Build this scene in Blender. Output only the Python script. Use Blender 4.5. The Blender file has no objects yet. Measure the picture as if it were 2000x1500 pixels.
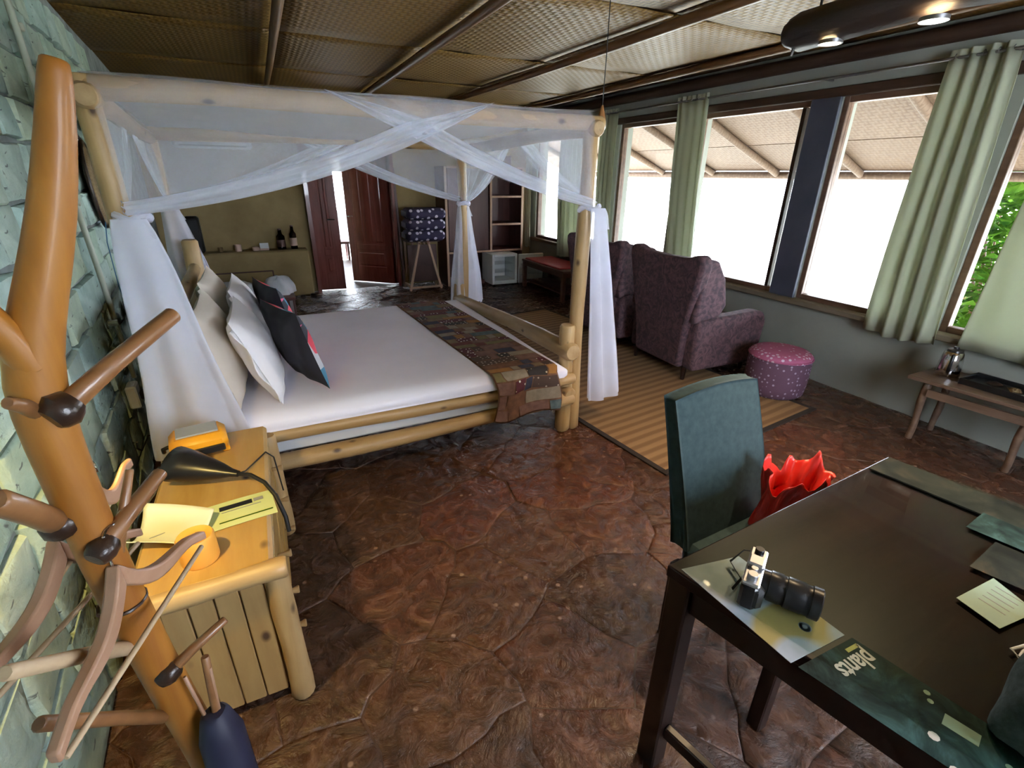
import bpy, math, random
from mathutils import Vector, Matrix
random.seed(7)
R = math.radians
S = bpy.context.scene
COL = S.collection

# ------------------------------------------------------------------ camera
cam = bpy.data.cameras.new('camera'); camo = bpy.data.objects.new('camera', cam); COL.objects.link(camo)
pit, yaw, rol, FPX = R(23.4), R(26.5), R(0.8), 945.0
fwd = Vector((math.sin(yaw)*math.cos(pit), math.cos(yaw)*math.cos(pit), -math.sin(pit)))
rgt = Vector((math.cos(yaw), -math.sin(yaw), 0)); upv = rgt.cross(fwd)
r2 = rgt*math.cos(rol)+upv*math.sin(rol); u2 = -rgt*math.sin(rol)+upv*math.cos(rol)
camo.matrix_world = Matrix(((r2.x, u2.x, -fwd.x, 0), (r2.y, u2.y, -fwd.y, 0), (r2.z, u2.z, -fwd.z, 1.65), (0, 0, 0, 1)))
cam.sensor_fit = 'HORIZONTAL'; cam.sensor_width = 36; cam.lens = 36*FPX/2000; cam.clip_start = 0.02; cam.clip_end = 300
S.camera = camo

# ------------------------------------------------------------------ sky, light, exposure
w = bpy.data.worlds.new('sky'); S.world = w; w.use_nodes = True
bg = w.node_tree.nodes['Background']; bg.inputs['Color'].default_value = (0.79, 0.87, 1.0, 1); bg.inputs['Strength'].default_value = 9.0
S.view_settings.view_transform = 'Standard'; S.view_settings.look = 'None'; S.view_settings.gamma = 1
S.view_settings.use_curve_mapping = False; S.view_settings.exposure = 1.9
S.cycles.use_denoising = True; S.cycles.use_adaptive_sampling = True; S.cycles.adaptive_threshold = 0.04
S.cycles.max_bounces = 6; S.cycles.diffuse_bounces = 4; S.cycles.glossy_bounces = 2; S.cycles.transparent_max_bounces = 16
S.cycles.sample_clamp_indirect = 8.0
S.cycles.caustics_reflective = False; S.cycles.caustics_refractive = False

# ------------------------------------------------------------------ materials
class NT:
    def __init__(s, name):
        s.m = bpy.data.materials.new(name); s.m.use_nodes = True; s.t = s.m.node_tree; s.b = s.t.nodes['Principled BSDF']; s.out = s.t.nodes['Material Output']
    def n(s, typ, **kw):
        x = s.t.nodes.new(typ)
        for k, v in kw.items(): setattr(x, k, v)
        return x
    def l(s, a, b): s.t.links.new(a, b)
    def mix(s, fac, a, b, blend='MIX'):
        x = s.n('ShaderNodeMix', data_type='RGBA', blend_type=blend)
        for sock, v in ((x.inputs[0], fac), (x.inputs[6], a), (x.inputs[7], b)):
            if hasattr(v, 'is_output'): s.l(v, sock)
            elif isinstance(v, (int, float)): sock.default_value = v
            else: sock.default_value = (*v, 1) if len(v) == 3 else v
        return x.outputs[2]
    def math(s, op, a, b=None, c=None):
        x = s.n('ShaderNodeMath', operation=op)
        for i, v in enumerate((a, b, c)):
            if v is None: continue
            if hasattr(v, 'is_output'): s.l(v, x.inputs[i])
            else: x.inputs[i].default_value = v
        return x.outputs[0]
    def coord(s, scale=(1, 1, 1), kind='Object', rot=(0, 0, 0)):
        tc = s.n('ShaderNodeTexCoord'); mp = s.n('ShaderNodeMapping'); s.l(tc.outputs[kind], mp.inputs[0]); mp.inputs['Scale'].default_value = scale; mp.inputs['Rotation'].default_value = rot
        return mp.outputs[0]
    def noise(s, co, scale, detail=5, rough=.55, dist=0):
        x = s.n('ShaderNodeTexNoise'); s.l(co, x.inputs['Vector']); x.inputs['Scale'].default_value = scale; x.inputs['Detail'].default_value = detail; x.inputs['Roughness'].default_value = rough; x.inputs['Distortion'].default_value = dist
        return x.outputs[0]
    def ramp(s, fac, stops):
        x = s.n('ShaderNodeValToRGB'); s.l(fac, x.inputs[0]); cr = x.color_ramp
        while len(cr.elements) < len(stops): cr.elements.new(.5)
        for e, (p, c) in zip(cr.elements, stops): e.position = p; e.color = (*c, 1) if len(c) == 3 else c
        return x.outputs[0]
    def bump(s, h, strength, dist=.01):
        x = s.n('ShaderNodeBump'); s.l(h, x.inputs['Height']); x.inputs['Strength'].default_value = strength; x.inputs['Distance'].default_value = dist
        s.l(x.outputs[0], s.b.inputs['Normal'])
    def col(s, v):
        if hasattr(v, 'is_output'): s.l(v, s.b.inputs['Base Color'])
        else: s.b.inputs['Base Color'].default_value = (*v, 1)
    def set(s, **kw):
        for k, v in kw.items(): s.b.inputs[k.replace('_', ' ')].default_value = v

def simple(name, c1, c2=None, scale=8, stretch=(1, 1, 1), rough=.6, metal=0, bump=0, bdist=.005, spec=.5, coat=0, detail=5, rnd=0):
    t = NT(name); t.set(Roughness=rough, Metallic=metal, Specular_IOR_Level=spec, Coat_Weight=coat)
    co = t.coord(stretch); f = t.noise(co, scale, detail)
    if c2: c = t.ramp(f, [(.3, c1), (.7, c2)])
    else: c = t.mix(f, tuple(x*.85 for x in c1), tuple(min(1, x*1.12) for x in c1))
    if rnd:
        oi = t.n('ShaderNodeObjectInfo'); k = t.math('MULTIPLY_ADD', oi.outputs['Random'], rnd, 1-rnd/2)
        x = t.n('ShaderNodeVectorMath', operation='SCALE'); t.l(c, x.inputs[0]); t.l(k, x.inputs['Scale']); c = x.outputs[0]
    t.col(c)
    if bump: t.bump(f, bump, bdist)
    return t.m

def wood(name, dark, light, axis=2, scale=6, rough=.5, knots=False, coat=0, bump=.15, spec=.5):
    t = NT(name); t.set(Roughness=rough, Coat_Weight=coat, Specular_IOR_Level=spec)
    st = [14, 14, 14]; st[axis] = 1.3
    f = t.noise(t.coord(tuple(st)), scale/6, 7, .6, .4); c = t.ramp(f, [(.3, dark), (.68, light)])
    g = t.noise(t.coord(), 5, 3); c = t.mix(t.math('MULTIPLY', g, .55), c, tuple(x*.55 for x in dark))
    if knots:
        v = t.n('ShaderNodeTexVoronoi'); kst = [1.0, 1.0, 1.0]; kst[axis] = .6; t.l(t.coord(tuple(kst)), v.inputs['Vector']); v.inputs['Scale'].default_value = 9
        k = t.ramp(v.outputs['Distance'], [(.06, (1, 1, 1)), (.16, (0, 0, 0))]); c = t.mix(k, c, (.06, .03, .015))
    t.col(c); t.bump(f, bump, .004)
    return t.m

def weave(name, dark, light, w_, rough, strength=.6, dist=.006, rot=0.0):
    t = NT(name); t.set(Roughness=rough, Specular_IOR_Level=.32)
    co = t.coord(rot=(0, 0, rot))
    ck = t.n('ShaderNodeTexChecker'); t.l(co, ck.inputs['Vector']); ck.inputs['Scale'].default_value = 1/w_
    hs = []
    for d in ('X', 'Y'):
        wv = t.n('ShaderNodeTexWave', wave_type='BANDS', bands_direction=d, wave_profile='SIN'); t.l(co, wv.inputs['Vector']); wv.inputs['Scale'].default_value = .31416/w_; wv.inputs['Distortion'].default_value = .6; wv.inputs['Detail'].default_value = 1; wv.inputs['Detail Scale'].default_value = 1.5
        hs.append(wv.outputs['Fac'])
    a = t.math('MULTIPLY', hs[0], ck.outputs['Fac']); inv = t.math('SUBTRACT', 1, ck.outputs['Fac']); b = t.math('MULTIPLY', hs[1], inv)
    h = t.math('ADD', a, b)
    st = t.noise(t.coord((3, 3, 3)), 4, 6); gr = t.noise(t.coord((.5, .5, .5)), 2.2, 3)
    c = t.mix(t.math('MULTIPLY', h, .8), dark, light); c = t.mix(t.math('MULTIPLY', st, .5), c, tuple(x*.35 for x in dark)); c = t.mix(t.math('MULTIPLY', gr, .35), c, tuple(x*.6 for x in light))
    oi = t.n('ShaderNodeObjectInfo'); k = t.math('MULTIPLY_ADD', oi.outputs['Random'], .3, .85)
    x = t.n('ShaderNodeVectorMath', operation='SCALE'); t.l(c, x.inputs[0]); t.l(k, x.inputs['Scale'])
    t.col(x.outputs[0]); t.bump(h, strength, dist)
    return t.m

def sheer(name, c, opacity, trans=.5):
    t = NT(name); t.t.nodes.remove(t.b)
    d = t.n('ShaderNodeBsdfDiffuse'); tl = t.n('ShaderNodeBsdfTranslucent'); tp = t.n('ShaderNodeBsdfTransparent'); m1 = t.n('ShaderNodeMixShader'); m2 = t.n('ShaderNodeMixShader')
    d.inputs[0].default_value = (*c, 1); tl.inputs[0].default_value = (*c, 1); m1.inputs[0].default_value = trans
    t.l(d.outputs[0], m1.inputs[1]); t.l(tl.outputs[0], m1.inputs[2])
    f = t.noise(t.coord((1, 1, 1)), 6, 3); o = t.math('MULTIPLY_ADD', f, .04 if opacity < .3 else .16, opacity-(.02 if opacity < .3 else .08))
    t.l(o, m2.inputs[0]); t.l(tp.outputs[0], m2.inputs[1]); t.l(m1.outputs[0], m2.inputs[2]); t.l(m2.outputs[0], t.out.inputs[0])
    return t.m

def glassy(name, tint=(1, 1, 1), refl=.08, rough=.0):
    t = NT(name); t.t.nodes.remove(t.b)
    g = t.n('ShaderNodeBsdfGlossy'); tp = t.n('ShaderNodeBsdfTransparent'); m1 = t.n('ShaderNodeMixShader'); fr = t.n('ShaderNodeLayerWeight'); fr.inputs[0].default_value = .5
    g.inputs['Roughness'].default_value = rough; tp.inputs[0].default_value = (*tint, 1)
    k = t.math('MULTIPLY_ADD', t.math('POWER', fr.outputs['Facing'], 5.0), .9, refl*.25)
    t.l(k, m1.inputs[0]); t.l(tp.outputs[0], m1.inputs[1]); t.l(g.outputs[0], m1.inputs[2]); t.l(m1.outputs[0], t.out.inputs[0])
    return t.m

def emit(name, c, s):
    t = NT(name); t.set(Emission_Strength=s); t.b.inputs['Emission Color'].default_value = (*c, 1); t.col(c); return t.m

def flagstone_mat():
    t = NT('flagstone'); geo = t.n('ShaderNodeNewGeometry'); co = geo.outputs['Position']
    oi = t.n('ShaderNodeObjectInfo')
    big = t.noise(co, 2.2, 5, .6, 1.2); mid = t.noise(co, 9, 7, .65, 1.5); fine = t.noise(co, 42, 4, .6)
    base = t.ramp(mid, [(.25, (.026, .012, .008)), (.45, (.085, .042, .027)), (.6, (.145, .073, .048)), (.78, (.38, .25, .19))])
    tint = t.ramp(oi.outputs['Random'], [(0, (.62, .55, .5)), (.4, (1.0, .92, .82)), (.7, (1.2, .82, .68)), (1, (.95, 1.0, .85))])
    c = t.mix(1.0, base, tint, 'MULTIPLY'); c = t.mix(t.math('MULTIPLY', big, .6), c, (.06, .03, .02))
    v = t.n('ShaderNodeTexVoronoi'); t.l(co, v.inputs['Vector']); v.inputs['Scale'].default_value = 13; v.inputs['Randomness'].default_value = 1
    chip = t.ramp(v.outputs['Distance'], [(.09, (1, 1, 1)), (.15, (0, 0, 0))]); gate = t.ramp(big, [(.48, (0, 0, 0)), (.58, (1, 1, 1))])
    c = t.mix(t.math('MULTIPLY', chip, t.math('MULTIPLY', gate, .7)), c, (.42, .28, .22))
    t.col(c)
    t.set(Specular_IOR_Level=.5, Coat_Weight=.18, Coat_Roughness=.14)
    rr = t.math('MULTIPLY_ADD', mid, .34, .09); t.l(rr, t.b.inputs['Roughness'])
    mu = t.n('ShaderNodeTexNoise', noise_type='RIDGED_MULTIFRACTAL'); t.l(co, mu.inputs['Vector']); mu.inputs['Scale'].default_value = 3.2; mu.inputs['Detail'].default_value = 3; mu.inputs['Distortion'].default_value = .8
    h = t.math('ADD', t.math('MULTIPLY', mid, .8), t.math('ADD', t.math('MULTIPLY', mu.outputs[0], .22), t.math('MULTIPLY', fine, .18)))
    bp = t.n('ShaderNodeBump'); t.l(h, bp.inputs['Height']); bp.inputs['Strength'].default_value = .9; bp.inputs['Distance'].default_value = .022
    t.l(bp.outputs[0], t.b.inputs['Normal']); t.l(bp.outputs[0], t.b.inputs['Coat Normal'])
    return t.m

def stonewall_mat():
    t = NT('painted_stone'); co = t.coord(); oi = t.n('ShaderNodeObjectInfo')
    a = t.noise(co, 6, 6, .6, .6); b = t.noise(co, 28, 5, .6); big = t.noise(co, 1.7, 2)
    c = t.ramp(a, [(.28, (.12, .16, .14)), (.42, (.34, .44, .40)), (.7, (.50, .61, .56))])
    tint = t.ramp(oi.outputs['Random'], [(0, (.85, .95, .95)), (.55, (1.0, 1.02, 1.0)), (.8, (1.06, 1.03, .84)), (1, (.9, .98, .86))])
    c = t.mix(1.0, c, tint, 'MULTIPLY')
    cr = t.ramp(t.noise(t.coord((1, 2.2, 5)), 4.5, 3, .5, 1.6), [(.30, (1, 1, 1)), (.36, (0, 0, 0))]); c = t.mix(t.math('MULTIPLY', cr, .85), c, (.05, .055, .06))
    t.col(c); t.set(Roughness=.6)
    t.bump(t.math('ADD', a, t.math('MULTIPLY', b, .4)), .7, .02)
    return t.m

MAT = {}
MAT['flag'] = flagstone_mat()
MAT['grout'] = simple('floor_grout', (.05, .026, .018), (.10, .055, .038), 9, rough=.45, bump=.4)
MAT['stone'] = stonewall_mat()
MAT['mortar'] = simple('wall_mortar', (.13, .15, .15), (.30, .34, .33), 7, rough=.85, bump=.6, bdist=.02)
MAT['plaster_back'] = simple('tan_plaster', (.25, .18, .075), (.37, .28, .13), 2.5, rough=.85, bump=.1)
MAT['plaster_win'] = simple('grey_green_plaster', (.27, .285, .25), (.33, .345, .30), 2.5, rough=.8, bump=.1)
MAT['plaster_white'] = simple('pale_plaster', (.5, .5, .47), (.6, .6, .56), 2.5, rough=.85)
MAT['mat'] = weave('ceiling_weave', (.115, .058, .011), (.32, .178, .034), .042, .55)
MAT['mat_out'] = weave('veranda_weave', (.15, .092, .058), (.225, .148, .10), .05, .7, .3)
MAT['rafter'] = wood('rafter_wood', (.12, .052, .018), (.27, .14, .055), 1, rough=.45)
MAT['beam'] = wood('beam_wood', (.035, .018, .012), (.09, .05, .032), 1, rough=.45)
MAT['frame'] = wood('window_frame_wood', (.10, .05, .03), (.22, .12, .075), 1, rough=.45)
MAT['pier'] = simple('flare_tinted_pier', (.05, .06, .09), (.075, .085, .12), 4, rough=.5)  # dark blue of the lens flare put into the pier's colour
MAT['sill'] = wood('sill_wood', (.16, .13, .085), (.27, .23, .16), 1, rough=.5)
MAT['log'] = wood('peeled_log', (.38, .225, .085), (.60, .42, .20), 2, rough=.45, knots=True)
MAT['logx'] = wood('peeled_log_rail', (.38, .225, .085), (.60, .42, .20), 0, rough=.45, knots=True)
MAT['logy'] = wood('peeled_log_end_rail', (.36, .22, .09), (.56, .39, .20), 1, rough=.45, knots=True)
MAT['pine'] = wood('pine_board', (.50, .29, .075), (.66, .43, .14), 1, rough=.42, knots=True)
MAT['pinez'] = wood('pine_panel', (.34, .20, .075), (.47, .31, .13), 2, rough=.5, knots=True)
MAT['branch'] = wood('varnished_branch', (.30, .10, .010), (.52, .225, .030), 2, rough=.5, coat=.08)
MAT['branchx'] = wood('varnished_twig', (.20, .085, .03), (.36, .17, .065), 0, rough=.38, coat=.2)
MAT['pale_twig'] = wood('pale_twig', (.45, .31, .18), (.62, .46, .28), 0, rough=.5)
MAT['bark'] = simple('dark_bark', (.018, .009, .006), (.05, .025, .014), 30, rough=.3, bump=.6)
MAT['hanger'] = wood('hanger_wood', (.36, .19, .11), (.52, .31, .20), 1, rough=.38)
MAT['darkwood'] = wood('dark_stained_wood', (.012, .005, .004), (.030, .013, .010), 0, rough=.35, coat=.05)
MAT['desktop'] = wood('desk_top_wood', (.014, .006, .006), (.034, .016, .014), 0, rough=.35, spec=.2)
MAT['door'] = wood('door_mahogany', (.12, .024, .016), (.25, .066, .045), 2, rough=.25, coat=.4)
MAT['cabinet'] = wood('cabinet_wood', (.07, .022, .018), (.13, .05, .04), 2, rough=.4)
MAT['paleedge'] = wood('pale_wood_edge', (.42, .25, .16), (.58, .38, .26), 2, rough=.5)
MAT['bench'] = wood('bench_wood', (.10, .045, .035), (.20, .10, .08), 1, rough=.4)
MAT['tablewood'] = wood('side_table_wood', (.12, .075, .05), (.26, .17, .12), 1, rough=.35)
MAT['sheet'] = simple('white_sheet', (.80, .79, .90), (.86, .85, .96), 3, rough=.85, bump=.12, bdist=.02)
MAT['base'] = simple('grey_bed_base', (.55, .56, .58), None, 4, rough=.9)
MAT['pillow'] = simple('white_pillowcase', (.76, .74, .76), (.82, .80, .82), 4, rough=.85, bump=.25, bdist=.02)
MAT['cream'] = simple('cream_pillowcase', (.62, .55, .46), (.69, .61, .52), 4, rough=.85, bump=.25, bdist=.02)
MAT['black'] = simple('black_cloth', (.008, .008, .014), (.014, .013, .02), 6, rough=.75)
MAT['net'] = sheer('mosquito_net', (.84, .88, .98), .225)
MAT['nethem'] = sheer('folded_net_hem', (.84, .87, .97), .55)
MAT['netthick'] = sheer('gathered_net', (.86, .88, .99), .70)
MAT['curtain'] = sheer('curtain_cloth', (.50, .53, .40), .985, .35)
MAT['steel'] = simple('polished_steel', (.75, .75, .76), None, 3, rough=.12, metal=1)
MAT['greysteel'] = simple('grey_steel', (.35, .35, .36), None, 3, rough=.35, metal=1)
MAT['silver'] = simple('silver_plate', (.52, .52, .55), None, 30, rough=.35, metal=.8)
MAT['blackplastic'] = simple('black_plastic', (.012, .012, .013), None, 10, rough=.3)
MAT['blackrubber'] = simple('black_rubber', (.008, .008, .008), None, 40, rough=.6, bump=.3)
MAT['whiteplastic'] = simple('white_plastic', (.75, .77, .78), None, 5, rough=.35)
MAT['pipe'] = simple('painted_pipe', (.42, .46, .38), (.5, .54, .45), 5, rough=.5)
MAT['glass'] = glassy('window_glass')
MAT['deskglass'] = glassy('desk_glass', (.93, .97, .96), 0)
MAT['teal'] = simple('teal_fabric', (.016, .036, .042), (.027, .053, .059), 40, rough=.85, bump=.3, bdist=.002, spec=.3)
MAT['slate'] = simple('slate_fabric', (.035, .05, .048), (.075, .10, .095), 60, rough=.95, bump=.5, bdist=.004, spec=.2)
MAT['red'] = simple('red_plastic_bag', (.62, .025, .02), (.72, .05, .035), 5, rough=.35, bump=.3, bdist=.02)
MAT['yellow'] = simple('yellow_plastic', (.80, .36, .015), None, 6, rough=.4)
MAT['greyplastic'] = simple('grey_panel', (.34, .36, .37), None, 6, rough=.35)
MAT['candle'] = simple('orange_wax', (.80, .36, .05), (.86, .42, .07), 5, rough=.5)
MAT['paper_green'] = simple('pale_green_paper', (.62, .70, .30), (.68, .75, .36), 3, rough=.6)
MAT['paper_white'] = simple('white_paper', (.82, .82, .62), None, 3, rough=.4)
MAT['navy'] = simple('navy_nylon', (.012, .012, .035), (.022, .022, .05), 8, rough=.6, bump=.3)
MAT['bulb'] = simple('opal_bulb', (.8, .8, .74), None, 3, rough=.2)
MAT['socket'] = simple('brown_lampholder', (.30, .13, .04), None, 5, rough=.4)
MAT['spot'] = emit('spot_lamp_face', (1.0, .74, .40), 9)
MAT['charred'] = simple('charred_log', (.018, .012, .010), (.05, .033, .026), 10, (1, .3, 1), rough=.55, bump=.6, bdist=.02)
MAT['ground'] = simple('sunlit_ground', (.55, .55, .45), (.66, .64, .54), 1, rough=1)
MAT['straw'] = weave('straw_weave', (.20, .13, .06), (.42, .31, .16), .012, .7)
MAT['plasticbag'] = sheer('clear_plastic', (.75, .76, .80), .5)
MAT['rust'] = simple('brown_box', (.06, .025, .02), (.1, .045, .035), 4, rough=.5)

def rug_mat():
    t = NT('striped_rug'); co = t.coord()
    wv = t.n('ShaderNodeTexWave', wave_type='BANDS', bands_direction='Y', wave_profile='SIN'); t.l(co, wv.inputs['Vector']); wv.inputs['Scale'].default_value = 3.9; wv.inputs['Distortion'].default_value = .5; wv.inputs['Detail'].default_value = 2
    f = t.noise(t.coord((2, 30, 1)), 5, 4)
    c = t.ramp(wv.outputs['Fac'], [(.2, (.19, .108, .05)), (.75, (.32, .20, .098))]); c = t.mix(t.math('MULTIPLY', f, .4), c, (.16, .09, .045)); t.col(c); t.set(Roughness=.85)
    t.bump(wv.outputs['Fac'], .35, .004); return t.m
MAT['rug'] = rug_mat()
MAT['rugedge'] = simple('rug_border', (.022, .016, .015), None, 20, rough=.85)

def spots_mat(name, base, dot, scale, thr, base2=None):
    t = NT(name); co = t.coord(); v = t.n('ShaderNodeTexVoronoi'); t.l(co, v.inputs['Vector']); v.inputs['Scale'].default_value = scale; v.inputs['Randomness'].default_value = .55
    k = t.ramp(v.outputs['Distance'], [(thr, (1, 1, 1)), (thr+.06, (0, 0, 0))]); f = t.noise(co, 7, 3)
    b = t.mix(f, base, base2 or tuple(x*1.4 for x in base)); t.col(t.mix(k, b, dot)); t.set(Roughness=.8); return t.m
MAT['pouf'] = spots_mat('pink_dotted_fabric', (.36, .09, .19), (.62, .50, .64), 26, .26, (.44, .13, .26))
MAT['poufside'] = spots_mat('purple_dotted_fabric', (.10, .05, .085), (.36, .29, .40), 30, .22)
MAT['dotcloth'] = spots_mat('navy_dotted_cloth', (.022, .016, .045), (.66, .60, .70), 11, .24)
def paisley(name, a, b, c_):
    t = NT(name); co = t.coord(); f = t.noise(co, 14, 4, .6, 2.0); g = t.noise(co, 40, 3, .6, 1)
    c = t.ramp(f, [(.38, a), (.5, b), (.62, c_)]); t.col(c); t.set(Roughness=.85); t.bump(g, .25, .003); return t.m
MAT['wing'] = paisley('maroon_patterned_fabric', (.055, .034, .045), (.095, .050, .062), (.14, .075, .082))
MAT['redcush'] = simple('red_bench_pad', (.42, .05, .07), (.52, .08, .10), 8, rough=.7)

def cushion_mat():
    t = NT('printed_cushion'); co = t.coord(); v = t.n('ShaderNodeTexVoronoi'); t.l(co, v.inputs['Vector']); v.inputs['Scale'].default_value = 9; v.inputs['Randomness'].default_value = 1
    sp = t.n('ShaderNodeSeparateColor'); t.l(v.outputs['Color'], sp.inputs[0])
    x = t.n('ShaderNodeValToRGB'); t.l(sp.outputs[0], x.inputs[0]); cr = x.color_ramp; cr.interpolation = 'CONSTANT'
    cs = [(.0, (.012, .012, .02)), (.18, (.70, .40, .05)), (.34, (.62, .05, .08)), (.5, (.45, .45, .47)), (.64, (.05, .20, .30)), (.78, (.60, .10, .22)), (.9, (.75, .62, .45))]
    while len(cr.elements) < len(cs): cr.elements.new(.5)
    for e, (p, c) in zip(cr.elements, cs): e.position = p; e.color = (*c, 1)
    t.col(x.outputs[0]); t.set(Roughness=.75); return t.m
MAT['cushion'] = cushion_mat()
PATCH = []
for i, (a, b, k) in enumerate([((.10, .045, .025), (.19, .09, .045), 'n'), ((.07, .01, .018), (.75, .72, .66), 'd'), ((.26, .115, .028), (.33, .16, .04), 'n'), ((.20, .165, .12), (.28, .235, .175), 'n'), ((.018, .018, .04), (.05, .05, .08), 'n'),
                               ((.02, .016, .016), (.55, .48, .38), 'd'), ((.15, .10, .05), (.22, .15, .08), 'n'), ((.12, .06, .05), (.22, .12, .09), 'n'), ((.10, .02, .02), (.16, .04, .035), 'n'), ((.045, .075, .085), (.11, .15, .16), 'n'), ((.13, .105, .04), (.19, .15, .06), 'n'), ((.05, .028, .02), (.36, .30, .25), 'd')]):
    PATCH.append(spots_mat('patch_print_%d' % i, a, b, 34, .2) if k == 'd' else simple('patch_cloth_%d' % i, a, b, 22, rough=.85))

# ------------------------------------------------------------------ mesh helpers
class MB:
    def __init__(s): s.v = []; s.f = []
    def add(s, vs, fs):
        o = len(s.v); s.v += [tuple(x) for x in vs]; s.f += [tuple(i+o for i in f) for f in fs]; return s
    def box(s, c, d, rz=0, M=None, bev=0):
        x, y, z = d[0]/2, d[1]/2, d[2]/2
        if bev:
            b = min(bev, x*.9, y*.9, z*.9); vs = []; idx = {}
            for sx in (-1, 1):
                for sy in (-1, 1):
                    for sz in (-1, 1):
                        for a in range(3):
                            q = [sx*x, sy*y, sz*z]
                            for k in range(3):
                                if k != a: q[k] -= (sx, sy, sz)[k]*b
                            idx[(sx, sy, sz, a)] = len(vs); vs.append(q)
            I = lambda a, b_, c_, d_: idx[(a, b_, c_, d_)]; fs = []
            for sg in (-1, 1):
                fs.append([I(sg, -1, -1, 0), I(sg, 1, -1, 0), I(sg, 1, 1, 0), I(sg, -1, 1, 0)][::sg])
                fs.append([I(-1, sg, -1, 1), I(-1, sg, 1, 1), I(1, sg, 1, 1), I(1, sg, -1, 1)][::sg])
                fs.append([I(-1, -1, sg, 2), I(1, -1, sg, 2), I(1, 1, sg, 2), I(-1, 1, sg, 2)][::sg])
            for a in (-1, 1):
                for b2 in (-1, 1):
                    k = a*b2
                    fs.append([I(a, b2, -1, 0), I(a, b2, -1, 1), I(a, b2, 1, 1), I(a, b2, 1, 0)][::k])
                    fs.append([I(a, -1, b2, 2), I(a, -1, b2, 0), I(a, 1, b2, 0), I(a, 1, b2, 2)][::k])
                    fs.append([I(-1, a, b2, 1), I(-1, a, b2, 2), I(1, a, b2, 2), I(1, a, b2, 1)][::k])
            for sx in (-1, 1):
                for sy in (-1, 1):
                    for sz in (-1, 1): fs.append([I(sx, sy, sz, 0), I(sx, sy, sz, 1), I(sx, sy, sz, 2)][::sx*sy*sz])
        else:
            vs = [(i*x, j*y, k*z) for i in (-1, 1) for j in (-1, 1) for k in (-1, 1)]
            fs = [(0, 1, 3, 2), (4, 6, 7, 5), (0, 4, 5, 1), (2, 3, 7, 6), (0, 2, 6, 4), (1, 5, 7, 3)]
        m = M if M is not None else (Matrix.Rotation(rz, 4, 'Z') if rz else Matrix())
        return s.add([(m @ Vector(v)) + Vector(c) for v in vs], fs)
    def tube(s, pts, rad, n=12, caps=True, jit=0, flat=1.0, round_=True):
        pts = [Vector(p) for p in pts]; N = len(pts)
        if not hasattr(rad, '__len__'): rad = [rad]*N
        if round_ and caps and N >= 2:
            d0 = (pts[0]-pts[1]).normalized(); d1 = (pts[-1]-pts[-2]).normalized()
            pts = [pts[0], pts[0]-d0*rad[0]*.25]+pts[1:-1]+[pts[-1]-d1*rad[-1]*.25, pts[-1]]; rad = [rad[0]*.8, rad[0]]+list(rad[1:-1])+[rad[-1], rad[-1]*.8]; N = len(pts)
        t = (pts[1]-pts[0]).normalized(); ref = Vector((0, 0, 1)) if abs(t.z) < .9 else Vector((1, 0, 0)); u = t.cross(ref).normalized()
        vs = []
        for i, p in enumerate(pts):
            t = (pts[min(i+1, N-1)]-pts[max(i-1, 0)]).normalized(); u = (u-t*u.dot(t)).normalized(); w_ = t.cross(u)
            for k in range(n):
                a = 2*math.pi*k/n; r = rad[i]*(1+(random.uniform(-jit, jit) if jit else 0)); vs.append(p+(u*math.cos(a)+w_*math.sin(a)*flat)*r)
        fs = [(i*n+k, i*n+(k+1) % n, (i+1)*n+(k+1) % n, (i+1)*n+k) for i in range(N-1) for k in range(n)]
        if caps: fs += [tuple(range(n))[::-1], tuple((N-1)*n+k for k in range(n))]
        return s.add(vs, fs)
    def log(s, a, b, r0, r1=None, n=14, seg=9, wob=.006, jit=.03):
        a, b = Vector(a), Vector(b); r1 = r1 or r0; ps = []; rs = []; ph = random.uniform(0, 6)
        for i in range(seg+1):
            t = i/seg; o = Vector((math.sin(ph+4*t), math.cos(ph*1.7+5*t), math.sin(ph*.6+3*t)))*wob*math.sin(math.pi*t)
            ps.append(a.lerp(b, t)+o); rs.append((r0+(r1-r0)*t)*(1+.05*math.sin(ph+9*t)))
        return s.tube(ps, rs, n, jit=jit)
    def lathe(s, prof, c=(0, 0, 0), n=24, caps=True):
        vs = []; fs = []; N = len(prof)
        for r, z in prof:
            for k in range(n): a = 2*math.pi*k/n; vs.append((c[0]+r*math.cos(a), c[1]+r*math.sin(a), c[2]+z))
        fs = [(i*n+k, i*n+(k+1) % n, (i+1)*n+(k+1) % n, (i+1)*n+k) for i in range(N-1) for k in range(n)]
        if caps and prof[0][0] > 1e-4: fs.append(tuple(range(n))[::-1])
        if caps and prof[-1][0] > 1e-4: fs.append(tuple((N-1)*n+k for k in range(n)))
        return s.add(vs, fs)
    def grid(s, fn, nu, nv, closeu=False):
        vs = [fn(i/nu, j/nv) for j in range(nv+1) for i in range(nu+1)]
        return s.add(vs, [(j*(nu+1)+i, j*(nu+1)+i+1, (j+1)*(nu+1)+i+1, (j+1)*(nu+1)+i) for j in range(nv) for i in range(nu)])
    def prism(s, poly, z0, z1, fn=lambda p: p):
        n = len(poly); vs = [fn(Vector((x, y, z0))) for x, y in poly]+[fn(Vector((x, y, z1))) for x, y in poly]
        return s.add(vs, [tuple(range(n))[::-1], tuple(range(n, 2*n))]+[(k, (k+1) % n, n+(k+1) % n, n+k) for k in range(n)])
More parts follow.
